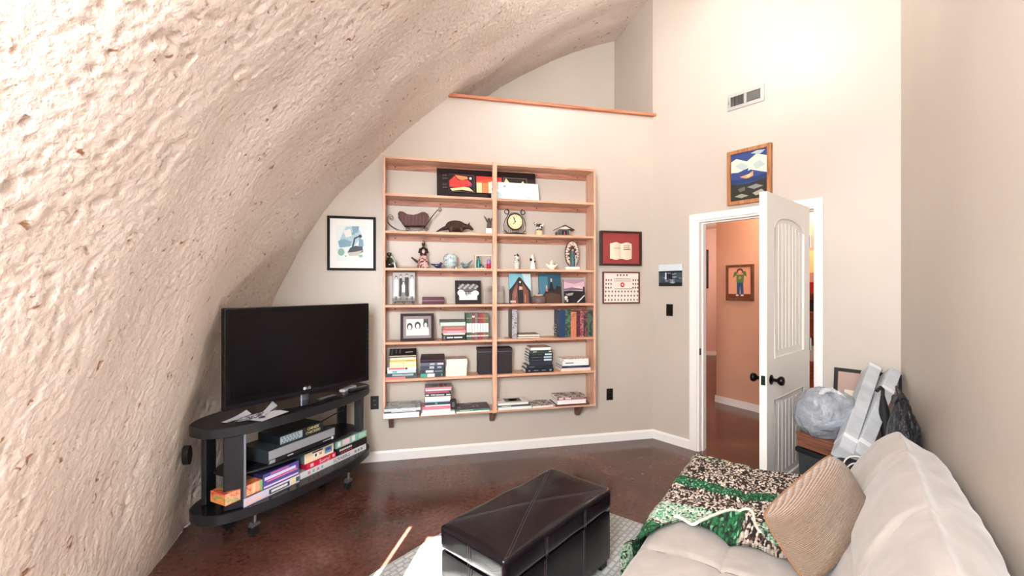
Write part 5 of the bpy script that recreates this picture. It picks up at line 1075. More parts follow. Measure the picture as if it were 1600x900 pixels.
# ottoman
FO = Frame(0.100, 2.100, math.radians(48))
def leather():
    m, nt, b = nodemat('dark_leather'); tc = N(nt, 'ShaderNodeTexCoord')
    a = N(nt, 'ShaderNodeTexNoise'); a.inputs['Scale'].default_value = 5; a.inputs['Detail'].default_value = 6; a.inputs['Distortion'].default_value = 1.0
    v = N(nt, 'ShaderNodeTexVoronoi'); v.inputs['Scale'].default_value = 260
    for n in (a, v): nt.links.new(tc.outputs['Object'], n.inputs['Vector'])
    nt.links.new(ramp(nt, a.outputs['Fac'], [(0.3, (13, 10, 15)), (0.7, (23, 18, 24))]), b.inputs['Base Color'])
    nt.links.new(ramp(nt, a.outputs['Fac'], [(0.35, (82, 82, 82)), (0.65, (120, 120, 120))]), b.inputs['Roughness'])
    ad = N(nt, 'ShaderNodeMath', operation='MULTIPLY_ADD'); ad.inputs[1].default_value = 0.12; nt.links.new(v.outputs['Distance'], ad.inputs[0]); nt.links.new(a.outputs['Fac'], ad.inputs[2])
    bp = N(nt, 'ShaderNodeBump'); bp.inputs['Strength'].default_value = 0.2; bp.inputs['Distance'].default_value = 0.01; nt.links.new(ad.outputs[0], bp.inputs['Height']); nt.links.new(bp.outputs['Normal'], b.inputs['Normal'])
    b.inputs['Specular IOR Level'].default_value = 0.4
    return m
ML_ = leather(); MST = mat((74, 64, 72), 0.6)
def cushion(mb, x0, x1, y0, y1, z0, z1, r, nx, ny, nz, disp=None, m=None):
    """rounded box from six subdivided sides, displaced by disp(p, n)"""
    cx, cy, cz = (x0+x1)/2, (y0+y1)/2, (z0+z1)/2; hx, hy, hz = (x1-x0)/2, (y1-y0)/2, (z1-z0)/2; V = {}
    def P(i, j, k):
        key = (i, j, k)
        if key in V: return V[key]
        p = Vector((-hx+2*hx*i/nx, -hy+2*hy*j/ny, -hz+2*hz*k/nz))
        q = Vector((max(-hx+r, min(hx-r, p.x)), max(-hy+r, min(hy-r, p.y)), max(-hz+r, min(hz-r, p.z))))
        d = p-q
        if d.length > 1e-9:
            n = d.normalized(); p = q+n*r
        else: n = Vector((0, 0, 1))
        w = Vector((cx, cy, cz))+p
        if disp: w = w+disp(w, n)
        V[key] = mb.bm.verts.new(w); return V[key]
    F = []
    for i in range(nx):
        for j in range(ny): F += [(P(i, j, 0), P(i, j+1, 0), P(i+1, j+1, 0), P(i+1, j, 0)), (P(i, j, nz), P(i+1, j, nz), P(i+1, j+1, nz), P(i, j+1, nz))]
    for i in range(nx):
        for k in range(nz): F += [(P(i, 0, k), P(i+1, 0, k), P(i+1, 0, k+1), P(i, 0, k+1)), (P(i, ny, k), P(i, ny, k+1), P(i+1, ny, k+1), P(i+1, ny, k))]
    for j in range(ny):
        for k in range(nz): F += [(P(0, j, k), P(0, j, k+1), P(0, j+1, k+1), P(0, j+1, k)), (P(nx, j, k), P(nx, j+1, k), P(nx, j+1, k+1), P(nx, j, k+1))]
    mb._fin([mb.bm.faces.new(f) for f in F], m, True)
ot = thing('ottoman', 'dark brown leather storage ottoman with cross-stitched lid on the rug', 'ottoman'); FO.put(ot, 0, 0)
OL, OW = 0.415, 0.200
def od(p, n):
    e = min(OL-abs(p.x), OW-abs(p.y)); s = 0.006*math.exp(-((abs(p.x/OL)-abs(p.y/OW))**2)*300) if n.z > 0.7 else 0
    return n*(0.006*noise.noise(p*6)-0.004)+Vector((0, 0, (0.012*max(0, 1-(p.x/OL)**2)*max(0, 1-(p.y/OW)**2)) if p.z > 0.38 else 0))-Vector((0, 0, s*0.5))
b = MB(ML_); cushion(b, -OL, OL, -OW, OW, 0.305, 0.42, 0.022, 40, 24, 8, od); b.build('lid', ot)
b = MB(MST)
def ztop(x, y): return 0.4165+0.012*max(0, 1-(x/OL)**2)*max(0, 1-(y/OW)**2)+0.006*noise.noise(Vector((x, y, 0.42))*6)
for sg in (-1, 1):
    for o_ in (-0.006, 0.006):
        pts = [(OL*0.93*t, sg*OW*0.93*t+o_, 0) for t in [-1+i/20 for i in range(41)]]
        b.tube([(x, y, ztop(x, y)-0.002) for x, y, _ in pts], 0.0010, seg=4)
for x_ in (-0.15, 0.15):
    for o_ in (-0.006, 0.006): b.tube([(x_+o_, -OW-0.0005, 0.40), (x_+o_, -OW-0.001, 0.315)], 0.0010, seg=4); b.tube([(x_+o_, -OW+0.0055, 0.30), (x_+o_, -OW+0.0055, 0.05)], 0.0010, seg=4)
for o_ in (-0.006, 0.006): b.tube([(-OL-0.0005, o_, 0.40), (-OL-0.001, o_, 0.315)], 0.001, seg=4); b.tube([(-OL+0.0055, o_, 0.30), (-OL+0.0055, o_, 0.05)], 0.001, seg=4)
b.build('stitching', ot, label='paler double stitching')
b = MB(ML_); cushion(b, -OL+0.007, OL-0.007, -OW+0.007, OW-0.007, 0.045, 0.304, 0.012, 16, 8, 6, lambda p, n: n*0.002*noise.noise(p*9)); b.build('body', ot)
for x in (-OL+0.05, OL-0.05):
    for y in (-OW+0.05, OW-0.05):
        b = MB(K1); b.prism([(x-0.028, y-0.028), (x+0.028, y-0.028), (x+0.028, y+0.028), (x-0.028, y+0.028)], 'z', 0.008, 0.047); b.build('foot', ot)
# sofa (x along the sofa away from the camera, y = toward the room, -y = toward the wall)
def suede(col, name):
    m, nt, b = nodemat(name); tc = N(nt, 'ShaderNodeTexCoord')
    a = N(nt, 'ShaderNodeTexNoise'); a.inputs['Scale'].default_value = 7; a.inputs['Detail'].default_value = 7; a.inputs['Distortion'].default_value = 1.2
    f = N(nt, 'ShaderNodeTexNoise'); f.inputs['Scale'].default_value = 320
    for n in (a, f): nt.links.new(tc.outputs['Object'], n.inputs['Vector'])
    nt.links.new(ramp(nt, a.outputs['Fac'], [(0.35, tuple(c*0.93 for c in col)), (0.65, col)]), b.inputs['Base Color'])
    bp = N(nt, 'ShaderNodeBump'); bp.inputs['Strength'].default_value = 0.12; bp.inputs['Distance'].default_value = 0.003; nt.links.new(f.outputs['Fac'], bp.inputs['Height']); nt.links.new(bp.outputs['Normal'], b.inputs['Normal'])
    b.inputs['Roughness'].default_value = 0.9; b.inputs['Sheen Weight'].default_value = 0.3; b.inputs['Sheen Roughness'].default_value = 0.4
    return m
M_SU = suede((168, 160, 154), 'taupe_suede')
sf = thing('sofa', 'long taupe suede futon sofa with tufted seams along the right wall', 'sofa'); FU.put(sf, 0, 0)
def groove(d, w_=0.010, a=0.010): return -a*math.exp(-(d/w_)**2)
U0, U1 = 0.66, 2.78
def seat_disp(p, n):
    z = 0
    if p.z > 0.38:
        for s in (1.12, 1.70, 2.26): z += groove(p.x-s-0.02*math.sin(p.y*6))
        z += groove(p.y-0.27)
        z += 0.008*abs(math.sin((p.x-1.12)/0.575*PI))**0.6+0.008*abs(math.sin((p.y-0.27)/0.30*PI))**0.6
    return Vector((0, 0, z))+n*0.010*noise.noise(p*4)
def seat_top(x, y):
    r = 0.07; y1 = 0.585; x1 = U1; p = Vector((x, y, 0.44)); e = 0
    for v_, m_ in ((y, y1), (x, x1)):
        d = v_-(m_-r)
        if d > 0: e += r-math.sqrt(max(0, r*r-min(d, r)**2))
    return 0.44+seat_disp(p, Vector((0, 0, 1))).z-e+0.0012
b = MB(M_SU); cushion(b, U0, U1, -0.10, 0.585, 0.22, 0.44, 0.07, 130, 44, 10, seat_disp); b.build('seat', sf)
b = MB(mat((120, 108, 100), 0.95))
for s in (1.12, 1.70): b.tube([(s+0.02*math.sin(y*6), y, seat_top(s+0.02*math.sin(y*6), y)+0.0005) for y in [-0.06+0.60*i/40 for i in range(41)]], 0.0016, seg=5)
b.tube([(x, 0.27, seat_top(x, 0.27)+0.0005) for x in [0.75+1.2*i/80 for i in range(81)]], 0.0016, seg=5); b.build('seam', sf)
# back cushion: closed cross-section swept along x
cross = [(-0.02, 0.36), (-0.045, 0.45), (-0.085, 0.55), (-0.135, 0.66), (-0.19, 0.76), (-0.245, 0.825), (-0.275, 0.835), (-0.31, 0.82), (-0.36, 0.79), (-0.405, 0.755), (-0.43, 0.71), (-0.435, 0.60), (-0.43, 0.45), (-0.42, 0.30), (-0.30, 0.25), (-0.12, 0.28)]
def catmull(P, n=6, closed=True):
    out = []; N_ = len(P)
    for i in range(N_):
        p0, p1, p2, p3 = (Vector(P[(i+j-1) % N_]) for j in range(4))
        for k in range(n):
            t = k/n; out.append(0.5*((2*p1)+(-p0+p2)*t+(2*p0-5*p1+4*p2-p3)*t*t+(-p0+3*p1-3*p2+p3)*t*t*t))
    return out
cr = catmull(cross)
cen = Vector((-0.25, 0.52)); b = MB(M_SU); xs = [U0+(2.57-U0)*i/150 for i in range(151)]; rows = []
ends = [0.0, 0.25, 0.5, 0.68, 0.80, 0.88, 0.94, 0.98, 1.0]
def ring(x, s_):
    out = []
    sh = 0.05*max(0, (2.0-x))/1.0*0.6-0.028*max(0, x-1.6)
    for i, c in enumerate(cr):
        q = cen+(c-cen)*s_; p = Vector((x, q.x+(sh if q.y > 0.6 else sh*max(0, (q.y-0.3)/0.3)), q.y))
        front = max(0, min(1, (0.30+q.x)/0.10)) if q.y > 0.40 else 0
        g = 0
        for k in (1.05, 1.60, 2.15): g += groove(x-k-0.10*(q.y-0.6)*2.2, 0.016, 0.022)
        g += 0.016*abs(math.sin((x-1.05)/0.55*PI))**0.6+groove(q.y-0.60, 0.014, 0.012)
        top = 1 if q.y > 0.75 else 0
        wr = 0.008*noise.noise(Vector((x*9+q.x*22, q.x*14, 3))) if q.x < -0.27 and q.y > 0.6 else 0
        pipe = 0.010*math.exp(-((q.x+0.275)/0.012)**2) if q.y > 0.78 else 0
        nn = (Vector((q.x, q.y))-cen); nn.normalize()
        d = g*front+wr+pipe+0.008*noise.noise(Vector((x*3, q.x*3, q.y*3)))
        out.append(b.bm.verts.new((p.x, p.y+nn.x*d, p.z+nn.y*d)))
    return out
for i, x in enumerate(xs):
    t = (2.57-x)/0.13
    s_ = math.sqrt(max(0.0, 1-(1-t)**2))*0.9+0.1 if t < 1 else 1.0
    rows.append(ring(x, s_))
b._fin([b.bm.faces.new([rows[i][j], rows[i+1][j], rows[i+1][(j+1) % len(cr)], rows[i][(j+1) % len(cr)]]) for i in range(len(rows)-1) for j in range(len(cr))], None, True)
b._fin([b.bm.faces.new(rows[0][::-1]), b.bm.faces.new(rows[-1])], None, True); b.build('backrest', sf)
b = MB(mat((40, 36, 36), 0.5)); b.box(U0+0.08, U1-0.10, -0.30, 0.46, 0.12, 0.23, bev=0.01); b.build('base_frame', sf)
for x in (U0+0.2, U1-0.2):
    for y in (-0.22, 0.40):
        b = MB(mat((120, 120, 124), 0.3, 0.9)); b.lathe([(0.022, 0.0085), (0.018, 0.02), (0.018, 0.121)], (x, y, 0), 14); b.build('leg', sf)
# corduroy cushion
def cord_mat():
    m, nt, b = nodemat('tan_corduroy'); tc = N(nt, 'ShaderNodeTexCoord')
    wv = N(nt, 'ShaderNodeTexWave'); wv.bands_direction = 'DIAGONAL' if False else 'X'; wv.inputs['Scale'].default_value = 17; wv.inputs['Distortion'].default_value = 0.9; wv.inputs['Detail'].default_value = 3; wv.inputs['Detail Scale'].default_value = 4
    nz = N(nt, 'ShaderNodeTexNoise'); nz.inputs['Scale'].default_value = 70; nz.inputs['Detail'].default_value = 5
    nt.links.new(tc.outputs['UV'], wv.inputs['Vector']); nt.links.new(tc.outputs['Object'], nz.inputs['Vector'])
    ad = N(nt, 'ShaderNodeMath', operation='ADD'); nt.links.new(wv.outputs['Fac'], ad.inputs[0]); nt.links.new(nz.outputs['Fac'], ad.inputs[1])
    nt.links.new(ramp(nt, ad.outputs[0], [(0.35, (98, 72, 52)), (0.9, (132, 101, 76)), (1.0, (146, 113, 86))]), b.inputs['Base Color'])
    bp = N(nt, 'ShaderNodeBump'); bp.inputs['Strength'].default_value = 0.8; bp.inputs['Distance'].default_value = 0.006; nt.links.new(ad.outputs[0], bp.inputs['Height']); nt.links.new(bp.outputs['Normal'], b.inputs['Normal'])
    b.inputs['Roughness'].default_value = 0.9; b.inputs['Sheen Weight'].default_value = 0.4
    return m
cB, cT, cL, cR = Vector((0.972, 1.425, 0.480)), Vector((1.245, 1.700, 0.815)), Vector((0.880, 1.535, 0.665)), Vector((1.330, 1.640, 0.605))
ctr = (cB+cT+cL+cR)/4; nrm = (cT-cB).cross(cR-cL).normalized()
if nrm.dot(Vector((0, 0, CAMZ))-ctr) < 0: nrm = -nrm
cush = thing('throw_pillow', 'tan corduroy throw pillow standing on its corner against the backrest', 'pillow'); cush.location = ctr
pm = MB(cord_mat()); uvl = pm.bm.loops.layers.uv.new('uv'); n_ = 30
for sg in (1, -1):
    V = []
    for i in range(n_+1):
        row = []
        for j in range(n_+1):
            s, t = i/n_, j/n_          # corners: (0,0)=L (1,0)=B (1,1)=R (0,1)=T
            p = cL*(1-s)*(1-t)+cB*s*(1-t)+cR*s*t+cT*(1-s)*t
            a, c = 2*s-1, 2*t-1
            pull = -0.03*(1-a*a)*(abs(c)**3)-0.03*(1-c*c)*(abs(a)**3)+0.05*(abs(a*c)**6)
            p = p+(ctr-p)*pull
            puff = 0.10*((1-a**4)*(1-c**4))**0.55+0.004*noise.noise(p*22)*(1-a**6)*(1-c**6)
            row.append(pm.bm.verts.new(p+nrm*(puff*sg*(1.0 if sg > 0 else 0.55))-ctr))
        V.append(row)
    for i in range(n_):
        for j in range(n_):
            f = pm.bm.faces.new([V[i][j], V[i+1][j], V[i+1][j+1], V[i][j+1]]); f.smooth = True; f.material_index = pm._mi(None)
            for lp, (a, c) in zip(f.loops, ((i, j), (i+1, j), (i+1, j+1), (i, j+1))): lp[uvl].uv = ((a+0.15*c)/n_, c/n_)
bmesh.ops.remove_doubles(pm.bm, verts=pm.bm.verts[:], dist=0.0006); pm.build('cover', cush)
b = MB(mat((132, 98, 72), 0.9)); ed = []
def PE(s, t):
    p = cL*(1-s)*(1-t)+cB*s*(1-t)+cR*s*t+cT*(1-s)*t; a, c = 2*s-1, 2*t-1
    return p+(ctr-p)*(-0.03*(1-a*a)*(abs(c)**3)-0.03*(1-c*c)*(abs(a)**3)+0.05*(abs(a*c)**6))-ctr
for s0, t0, s1, t1 in ((0, 0, 1, 0), (1, 0, 1, 1), (1, 1, 0, 1), (0, 1, 0, 0)): ed += [PE(s0+(s1-s0)*k/16, t0+(t1-t0)*k/16) for k in range(16)]
b.tube(ed, 0.004, seg=6, closed=True); b.build('seam_piping', cush)
# crocheted blanket over the far end of the seat
def knit_mat():
    m, nt, b = nodemat('crochet_wool'); tc = N(nt, 'ShaderNodeTexCoord'); sep = N(nt, 'ShaderNodeSeparateXYZ')
    nt.links.new(tc.outputs['UV'], sep.inputs[0])
    vo = N(nt, 'ShaderNodeTexVoronoi'); vo.inputs['Scale'].default_value = 120
    mp = N(nt, 'ShaderNodeMapping'); mp.inputs['Scale'].default_value = (0.75, 1.15, 1); nt.links.new(tc.outputs['UV'], mp.inputs['Vector']); nt.links.new(mp.outputs[0], vo.inputs['Vector'])
    sc = N(nt, 'ShaderNodeSeparateColor'); nt.links.new(vo.outputs['Color'], sc.inputs[0]); R = sc.outputs[0]
    mixd = ramp(nt, R, [(0.0, (30, 22, 22)), (0.26, (84, 52, 44)), (0.42, (206, 186, 176)), (0.62, (232, 226, 212)), (0.86, (36, 26, 24))], 'CONSTANT')
    grn = ramp(nt, R, [(0.0, (22, 84, 50)), (0.4, (34, 124, 76)), (0.72, (24, 34, 30)), (0.88, (120, 190, 150))], 'CONSTANT')
    pal = ramp(nt, R, [(0.0, (190, 220, 196)), (0.42, (222, 232, 214)), (0.66, (110, 180, 140)), (0.85, (50, 60, 56))], 'CONSTANT')
    mgr = ramp(nt, R, [(0.0, (28, 24, 24)), (0.34, (110, 150, 110)), (0.5, (206, 208, 186)), (0.72, (60, 70, 56)), (0.86, (226, 222, 206))], 'CONSTANT')
    def MX(f, a, c):
        x = N(nt, 'ShaderNodeMix'); x.data_type = 'RGBA'; nt.links.new(f, x.inputs[0]); nt.links.new(a, x.inputs[6]); nt.links.new(c, x.inputs[7]); return x.outputs[2]
    nz = N(nt, 'ShaderNodeTexNoise'); nz.inputs['Scale'].default_value = 20; nt.links.new(tc.outputs['UV'], nz.inputs['Vector'])
    ps = N(nt, 'ShaderNodeMath', operation='MULTIPLY_ADD'); ps.inputs[1].default_value = 0.04; nt.links.new(nz.outputs['Fac'], ps.inputs[0]); nt.links.new(sep.outputs[0], ps.inputs[2])
    B_, W_ = (0, 0, 0), (255, 255, 255)
    g1_ = ramp(nt, ps.outputs[0], [(0.0, B_), (0.04, W_), (0.17, B_), (0.53, W_), (0.61, B_)], 'CONSTANT')
    p1_ = ramp(nt, ps.outputs[0], [(0.0, W_), (0.04, B_), (0.19, W_), (0.34, B_)], 'CONSTANT')
    q1_ = ramp(nt, ps.outputs[0], [(0.0, B_), (0.88, W_)], 'CONSTANT')
    c = MX(g1_, mixd, grn); c = MX(p1_, c, pal); c = MX(q1_, c, mgr)
    dk = ramp(nt, vo.outputs['Distance'], [(0.0, (255, 255, 255)), (0.55, (236, 236, 236)), (0.75, (90, 80, 76))])
    mm = N(nt, 'ShaderNodeMix'); mm.data_type = 'RGBA'; mm.blend_type = 'MULTIPLY'; mm.inputs[0].default_value = 0.5; nt.links.new(c, mm.inputs[6]); nt.links.new(dk, mm.inputs[7])
    nt.links.new(mm.outputs[2], b.inputs['Base Color']); b.inputs['Roughness'].default_value = 1.0
    inv = N(nt, 'ShaderNodeMath', operation='SUBTRACT'); inv.inputs[0].default_value = 1; nt.links.new(vo.outputs['Distance'], inv.inputs[1])
    bp = N(nt, 'ShaderNodeBump'); bp.inputs['Strength'].default_value = 1.0; bp.inputs['Distance'].default_value = 0.008; nt.links.new(inv.outputs[0], bp.inputs['Height']); nt.links.new(bp.outputs['Normal'], b.inputs['Normal'])
    return m
bl_ = thing('crochet_blanket', 'crocheted blanket in brown, white and green stripes draped over the sofa end', 'blanket'); FU.put(bl_, 0, 0)
bm_ = MB(knit_mat()); uvl = bm_.bm.loops.layers.uv.new('uv')
near = [(0.0, 1.60), (0.14, 1.66), (0.22, 1.82), (0.325, 1.92), (0.44, 1.885), (0.566, 1.885), (0.68, 1.87), (0.80, 1.86), (1.0, 1.82)]
def drape(q, lim, r=0.05):
    """distance q along the cloth; past lim it turns over the edge: returns (position, drop)"""
    if q <= lim: return q, 0.0
    d = q-lim; a = d/r
    if a < PI/2: return lim+r*math.sin(a), r*(1-math.cos(a))
    return lim+r, r+(d-r*PI/2)
def BP(s, t):
    """s: across the sofa (0 front edge hanging ... 1 backrest), t: near edge ... far end"""
    un = interp([a for a, _ in near], [c for _, c in near], s)
    q_front = 0.70-s*0.80                      # distance from backrest side; front edge at y ~0.585
    q_u = un+(2.92-un)*t
    y, d1 = drape(q_front, 0.545); x, d2 = drape(q_u, 2.745+0.02*math.sin(s*9))
    base = seat_top(min(x, 2.70), max(-0.08, min(y, 0.50)))
    fold = 0.012*abs(noise.noise(Vector((x*5+y*3, y*6, 1.0))))+0.010*max(0, math.sin(x*17+y*9))*(1-t)+0.012*math.exp(-(t/0.06)**2)*abs(math.sin(s*17))
    if t < 0.35: fold += 0.022*math.exp(-((s-0.42-0.3*t)/0.07)**2)*(1-t/0.35)
    z = base+0.012+fold-max(d1, d2)-0.25*min(d1, d2)
    out = 0.006+fold*0.5
    return Vector((x+(out if d2 > 0 else 0), y+(out if d1 > 0 else 0), z))
NU, NV = 110, 110
for off in (0.0, -0.007):
    V = [[bm_.bm.verts.new(BP(i/NU, j/NV)+Vector((0, 0, off))) for j in range(NV+1)] for i in range(NU+1)]
    for i in range(NU):
        for j in range(NV):
            f = bm_.bm.faces.new([V[i][j], V[i+1][j], V[i+1][j+1], V[i][j+1]]); f.smooth = True; f.material_index = bm_._mi(None)
            for lp, (a, c) in zip(f.loops, ((i, j), (i+1, j), (i+1, j+1), (i, j+1))):
                un = interp([q[0] for q in near], [q[1] for q in near], a/NU); uu = un+(2.92-un)*c/NV; yy = 0.70-0.80*a/NU; ux = (uu-1.72)/1.20+0.04*math.sin(a/NU*5)
                if -0.12 < yy < 0.40 and (un+(2.92-un)*(j+0.5)/NV) < interp([-.12, .09, .165, .2, .245, .30, .35, .40], [1.93, 1.945, 2.0, 2.08, 2.185, 2.11, 2.02, 1.885], 0.70-0.80*(i+0.5)/NU): ux = (0.075 if 0.70-0.80*(i+0.5)/NU > 0.24 else 0.40)+(uu-1.9)*0.3
                lp[uvl].uv = (ux, a/NU*0.75)
bm_.build('wool', bl_, fix=False)
b = MB(mat((232, 230, 214), 0.95, bump=0.8, scale=120)); wl = [(1.95, 0.47), (1.905, 0.44), (1.885, 0.40), (1.94, 0.375), (2.02, 0.35), (2.11, 0.30), (2.185, 0.245), (2.16, 0.215), (2.08, 0.20), (2.00, 0.165), (1.945, 0.09)]
def on_wool(x, y):
    s = (0.70-y)/0.80; un = interp([a for a, _ in near], [c for _, c in near], s); p = BP(s, max(0, (x-un)/(2.92-un))); return Vector((x, y, p.z+0.004))
wp = catmull([Vector((a, c)) for a, c in wl], 5, True)[:-10]
b.tube([on_wool(p.x, p.y) for p in wp], 0.0062, seg=7); b.build('white_border', bl_, label='white crocheted border')
# ================================================================ the open door
hx, hy = 2.183, 3.190
FDo = Frame(hx, hy, math.atan2(-0.653, -0.757))     # x from the hinges to the free edge; +y = face toward the sofa
dr = thing('door', 'white two-panel door with an arched grooved panel standing open into the room', 'door'); FDo.put(dr, 0, 0)
DW, DT, DHh = 0.84, 0.042, 2.048
M_door = mat((232, 228, 222), 0.32)
b = MB(M_door); b.box(0.006, DW, -DT+0.010, -0.010, 0.012, DHh)          # recessed core
s_ = 0.125
for y0, y1 in ((-0.0105, 0.0), (-DT, -DT+0.0105)):
    b.box(0.006, 0.006+s_, y0, y1, 0.012, DHh).box(DW-s_, DW, y0, y1, 0.012, DHh)
    b.box(0.006+s_, DW-s_, y0, y1, 0.012, 0.22).box(0.006+s_, DW-s_, y0, y1, 0.76, 1.02)
    x0, x1 = 0.006+s_, DW-s_; xm = (x0+x1)/2; w2 = (x1-x0)/2
    arch = [(xm+w2*math.cos(q), 1.84+0.085*math.sin(q)) for q in [PI*i/16 for i in range(17)]]
    b.prism([(x1, DHh)]+[(x1, 1.84)]+arch[1:-1]+[(x0, 1.84), (x0, DHh)], 'y', y0, y1)
b.build('slab', dr)
b = MB(M_door)
for y0 in (0.0, -DT):
    sg = 1 if y0 == 0.0 else -1; yy = y0-sg*0.005
    for z0, z1, ar in ((0.22, 0.76, False), (1.02, 1.84, True)):
        pts = [(x0+0.005, yy, z0), (x1-0.005, yy, z0), (x1-0.005, yy, z1)]
        if ar: pts += [(xm+(w2-0.005)*math.cos(q), yy, z1+0.083*math.sin(q)) for q in [PI*i/14 for i in range(1, 14)]]
        pts += [(x0+0.005, yy, z1)]
        b.tube(pts, 0.008, seg=8, closed=True)
        n_ = 8
        for i in range(n_):
            xx = x0+0.055+(x1-x0-0.11)*i/(n_-1); t_ = (xx-xm)/w2; zt = z1-0.04+(0.083*math.sqrt(max(0, 1-t_*t_)) if ar else 0)
            b.box(xx-0.0255, xx+0.0255, min(yy-sg*0.0065, yy-sg*0.003), max(yy-sg*0.0065, yy-sg*0.003), z0+0.045, zt)
b.build('panel_moulding', dr)
for sg, y0 in ((1, 0.0), (-1, -DT)):
    b = MB(M_blackmetal); c = (DW-0.066, y0, 0.895)
    b.lathe([(0.0, 0.0), (0.030, sg*0.0005), (0.030, sg*0.006), (0.022, sg*0.010), (0.011, sg*0.014), (0.010, sg*0.034), (0.018, sg*0.040), (0.027, sg*0.050), (0.029, sg*0.060), (0.024, sg*0.070), (0.010, sg*0.075), (0.0, sg*0.0755)], c, 24, None, 'y'); b.build('knob', dr, label='round black door knob')
b = MB(mat((44, 52, 54), 0.3, 0.7)); b.box(DW, DW+0.0015, -DT/2-0.012, -DT/2+0.012, 0.866, 0.924); b.box(DW+0.0015, DW+0.010, -DT/2-0.006, -DT/2+0.006, 0.885, 0.905, bev=0.002); b.build('latch', dr, label='dark metal latch plate')
for z in (0.25, 1.05, 1.80):
    b = MB(mat((170, 168, 162), 0.35, 0.8)); b.lathe([(0.006, z-0.045), (0.006, z+0.045)], (-0.002, 0.004, 0), 10); b.box(-0.004, 0.02, -0.004, 0.0008, z-0.045, z+0.045); b.build('hinge', dr)
# ================================================================ the pile in the corner
FTt = Frame(1.795, 2.745, math.atan2(-0.937, 0.35))     # tote: x toward the camera-right, y away from the camera's left
M_tote = mat((60, 62, 66), 0.35)
tt = thing('storage_tote', 'dark grey plastic storage tote with a black lid beside the open door', 'storage tote'); FTt.put(tt, 0, 0)
b = MB(M_tote); tz = 0.43
V0 = [(0.025, 0.025), (0.395, 0.025), (0.395, 0.325), (0.025, 0.325)]; V1 = [(0.005, 0.005), (0.415, 0.005), (0.415, 0.340), (0.005, 0.340)]
va = [b.bm.verts.new((x, y, 0.0)) for x, y in V0]; vb = [b.bm.verts.new((x, y, tz)) for x, y in V1]
b._fin([b.bm.faces.new(va)]+[b.bm.faces.new([va[i], vb[i], vb[(i+1) % 4], va[(i+1) % 4]]) for i in range(4)]+[b.bm.faces.new(vb)], None, False)
for i in range(6): b.box(0.05+0.065*i, 0.065+0.065*i, 0.002, 0.012, 0.06, 0.36)
b.build('body', tt)
b = MB(K1); b.box(-0.008, 0.424, -0.008, 0.348, tz+0.0005, tz+0.032, bev=0.008); b.box(0.02, 0.40, 0.02, 0.32, tz+0.030, tz+0.038, bev=0.004); b.build('lid', tt, label='black lid')
M_wb = wood('walnut_box', (84, 50, 38), (122, 76, 58), (146, 98, 76), 3, 0)
wb_ = thing('wooden_box', 'brown wooden box between the storage tote and the grey plastic bag', 'box'); FTt.put(wb_, 0.0, 0.0, tz+0.0385)
b = MB(M_wb); b.box(0.0, 0.43, 0.0, 0.28, 0, 0.072, bev=0.003); b.build('body', wb_)
b = MB(M_wb); b.box(-0.004, 0.434, -0.004, 0.284, 0.0725, 0.090, bev=0.003); b.build('lid', wb_)
def bag_surface(mb, c, rx, ry, rz, seed, flat=0.0, amp=0.12, nu=72, nv=44, m=None, neck=0.0, wr=5.0):
    def f(u, v):
        a = 2*PI*u; e = -PI/2+PI*v
        x, y, z = math.cos(e)*math.cos(a), math.cos(e)*math.sin(a), math.sin(e)
        d = 1+amp*noise.noise(Vector((x*2+seed, y*2, z*2)))+amp*0.5*abs(noise.noise(Vector((x*wr, y*wr+seed, z*wr*0.6))))+amp*0.35*abs(noise.noise(Vector((x*wr*2, y*wr*2+seed, z*wr))))
        if neck and z > 0.55:
            t = (z-0.55)/0.45; d *= 1-0.12*t
            d += 0.05*math.sin(a*9+seed)*t*(1-t)*2
        zz = z*rz*d
        if z < -flat: zz = -rz*flat-(zz+rz*flat)*-0.15
        return Vector((c[0]+x*rx*d, c[1]+y*ry*d, c[2]+zz))
    mb.grid(f, nu, nv, m); bmesh.ops.remove_doubles(mb.bm, verts=mb.bm.verts[:], dist=0.0003)
def plastic(col, name, rough=0.22, trans=0.0, bd=0.02):
    m, nt, b = nodemat(name); tc = N(nt, 'ShaderNodeTexCoord')
    v = N(nt, 'ShaderNodeTexNoise'); v.inputs['Scale'].default_value = 11; v.inputs['Detail'].default_value = 5; v.inputs['Distortion'].default_value = 2.5; nt.links.new(tc.outputs['Object'], v.inputs['Vector'])
    nt.links.new(ramp(nt, v.outputs['Fac'], [(0.3, tuple(c*0.85 for c in col)), (0.7, col)]), b.inputs['Base Color'])
    bp = N(nt, 'ShaderNodeBump'); bp.inputs['Strength'].default_value = 1.0; bp.inputs['Distance'].default_value = bd; nt.links.new(v.outputs['Fac'], bp.inputs['Height']); nt.links.new(bp.outputs['Normal'], b.inputs['Normal'])
    b.inputs['Roughness'].default_value = rough
    if trans: b.inputs['Transmission Weight'].default_value = trans
    return m
pb = thing('plastic_bag', 'full grey plastic bag with tied handles on the brown wooden box', 'bag'); pb.location = (1.925, 2.66, tz+0.129)
b = MB(plastic((160, 166, 174), 'grey_plastic', 0.16, bd=0.010)); bag_surface(b, (0, 0, 0.133), 0.165, 0.145, 0.165, 2.0, 0.80, 0.15, neck=0.35, wr=3.8); b.build('bag_body', pb)
b = MB(plastic((206, 208, 212), 'pale_plastic', 0.3))
b.tube([(-0.075, -0.03, 0.245), (-0.045, -0.04, 0.285), (-0.01, -0.04, 0.29), (0.02, -0.05, 0.275)], [0.012, 0.016, 0.018, 0.012], seg=10); b.tube([(0.02, -0.06, 0.283), (0.045, -0.10, 0.235), (0.07, -0.12, 0.195)], [0.012, 0.014, 0.010], seg=10); b.build('tied_handles', pb, label='paler tied handles')
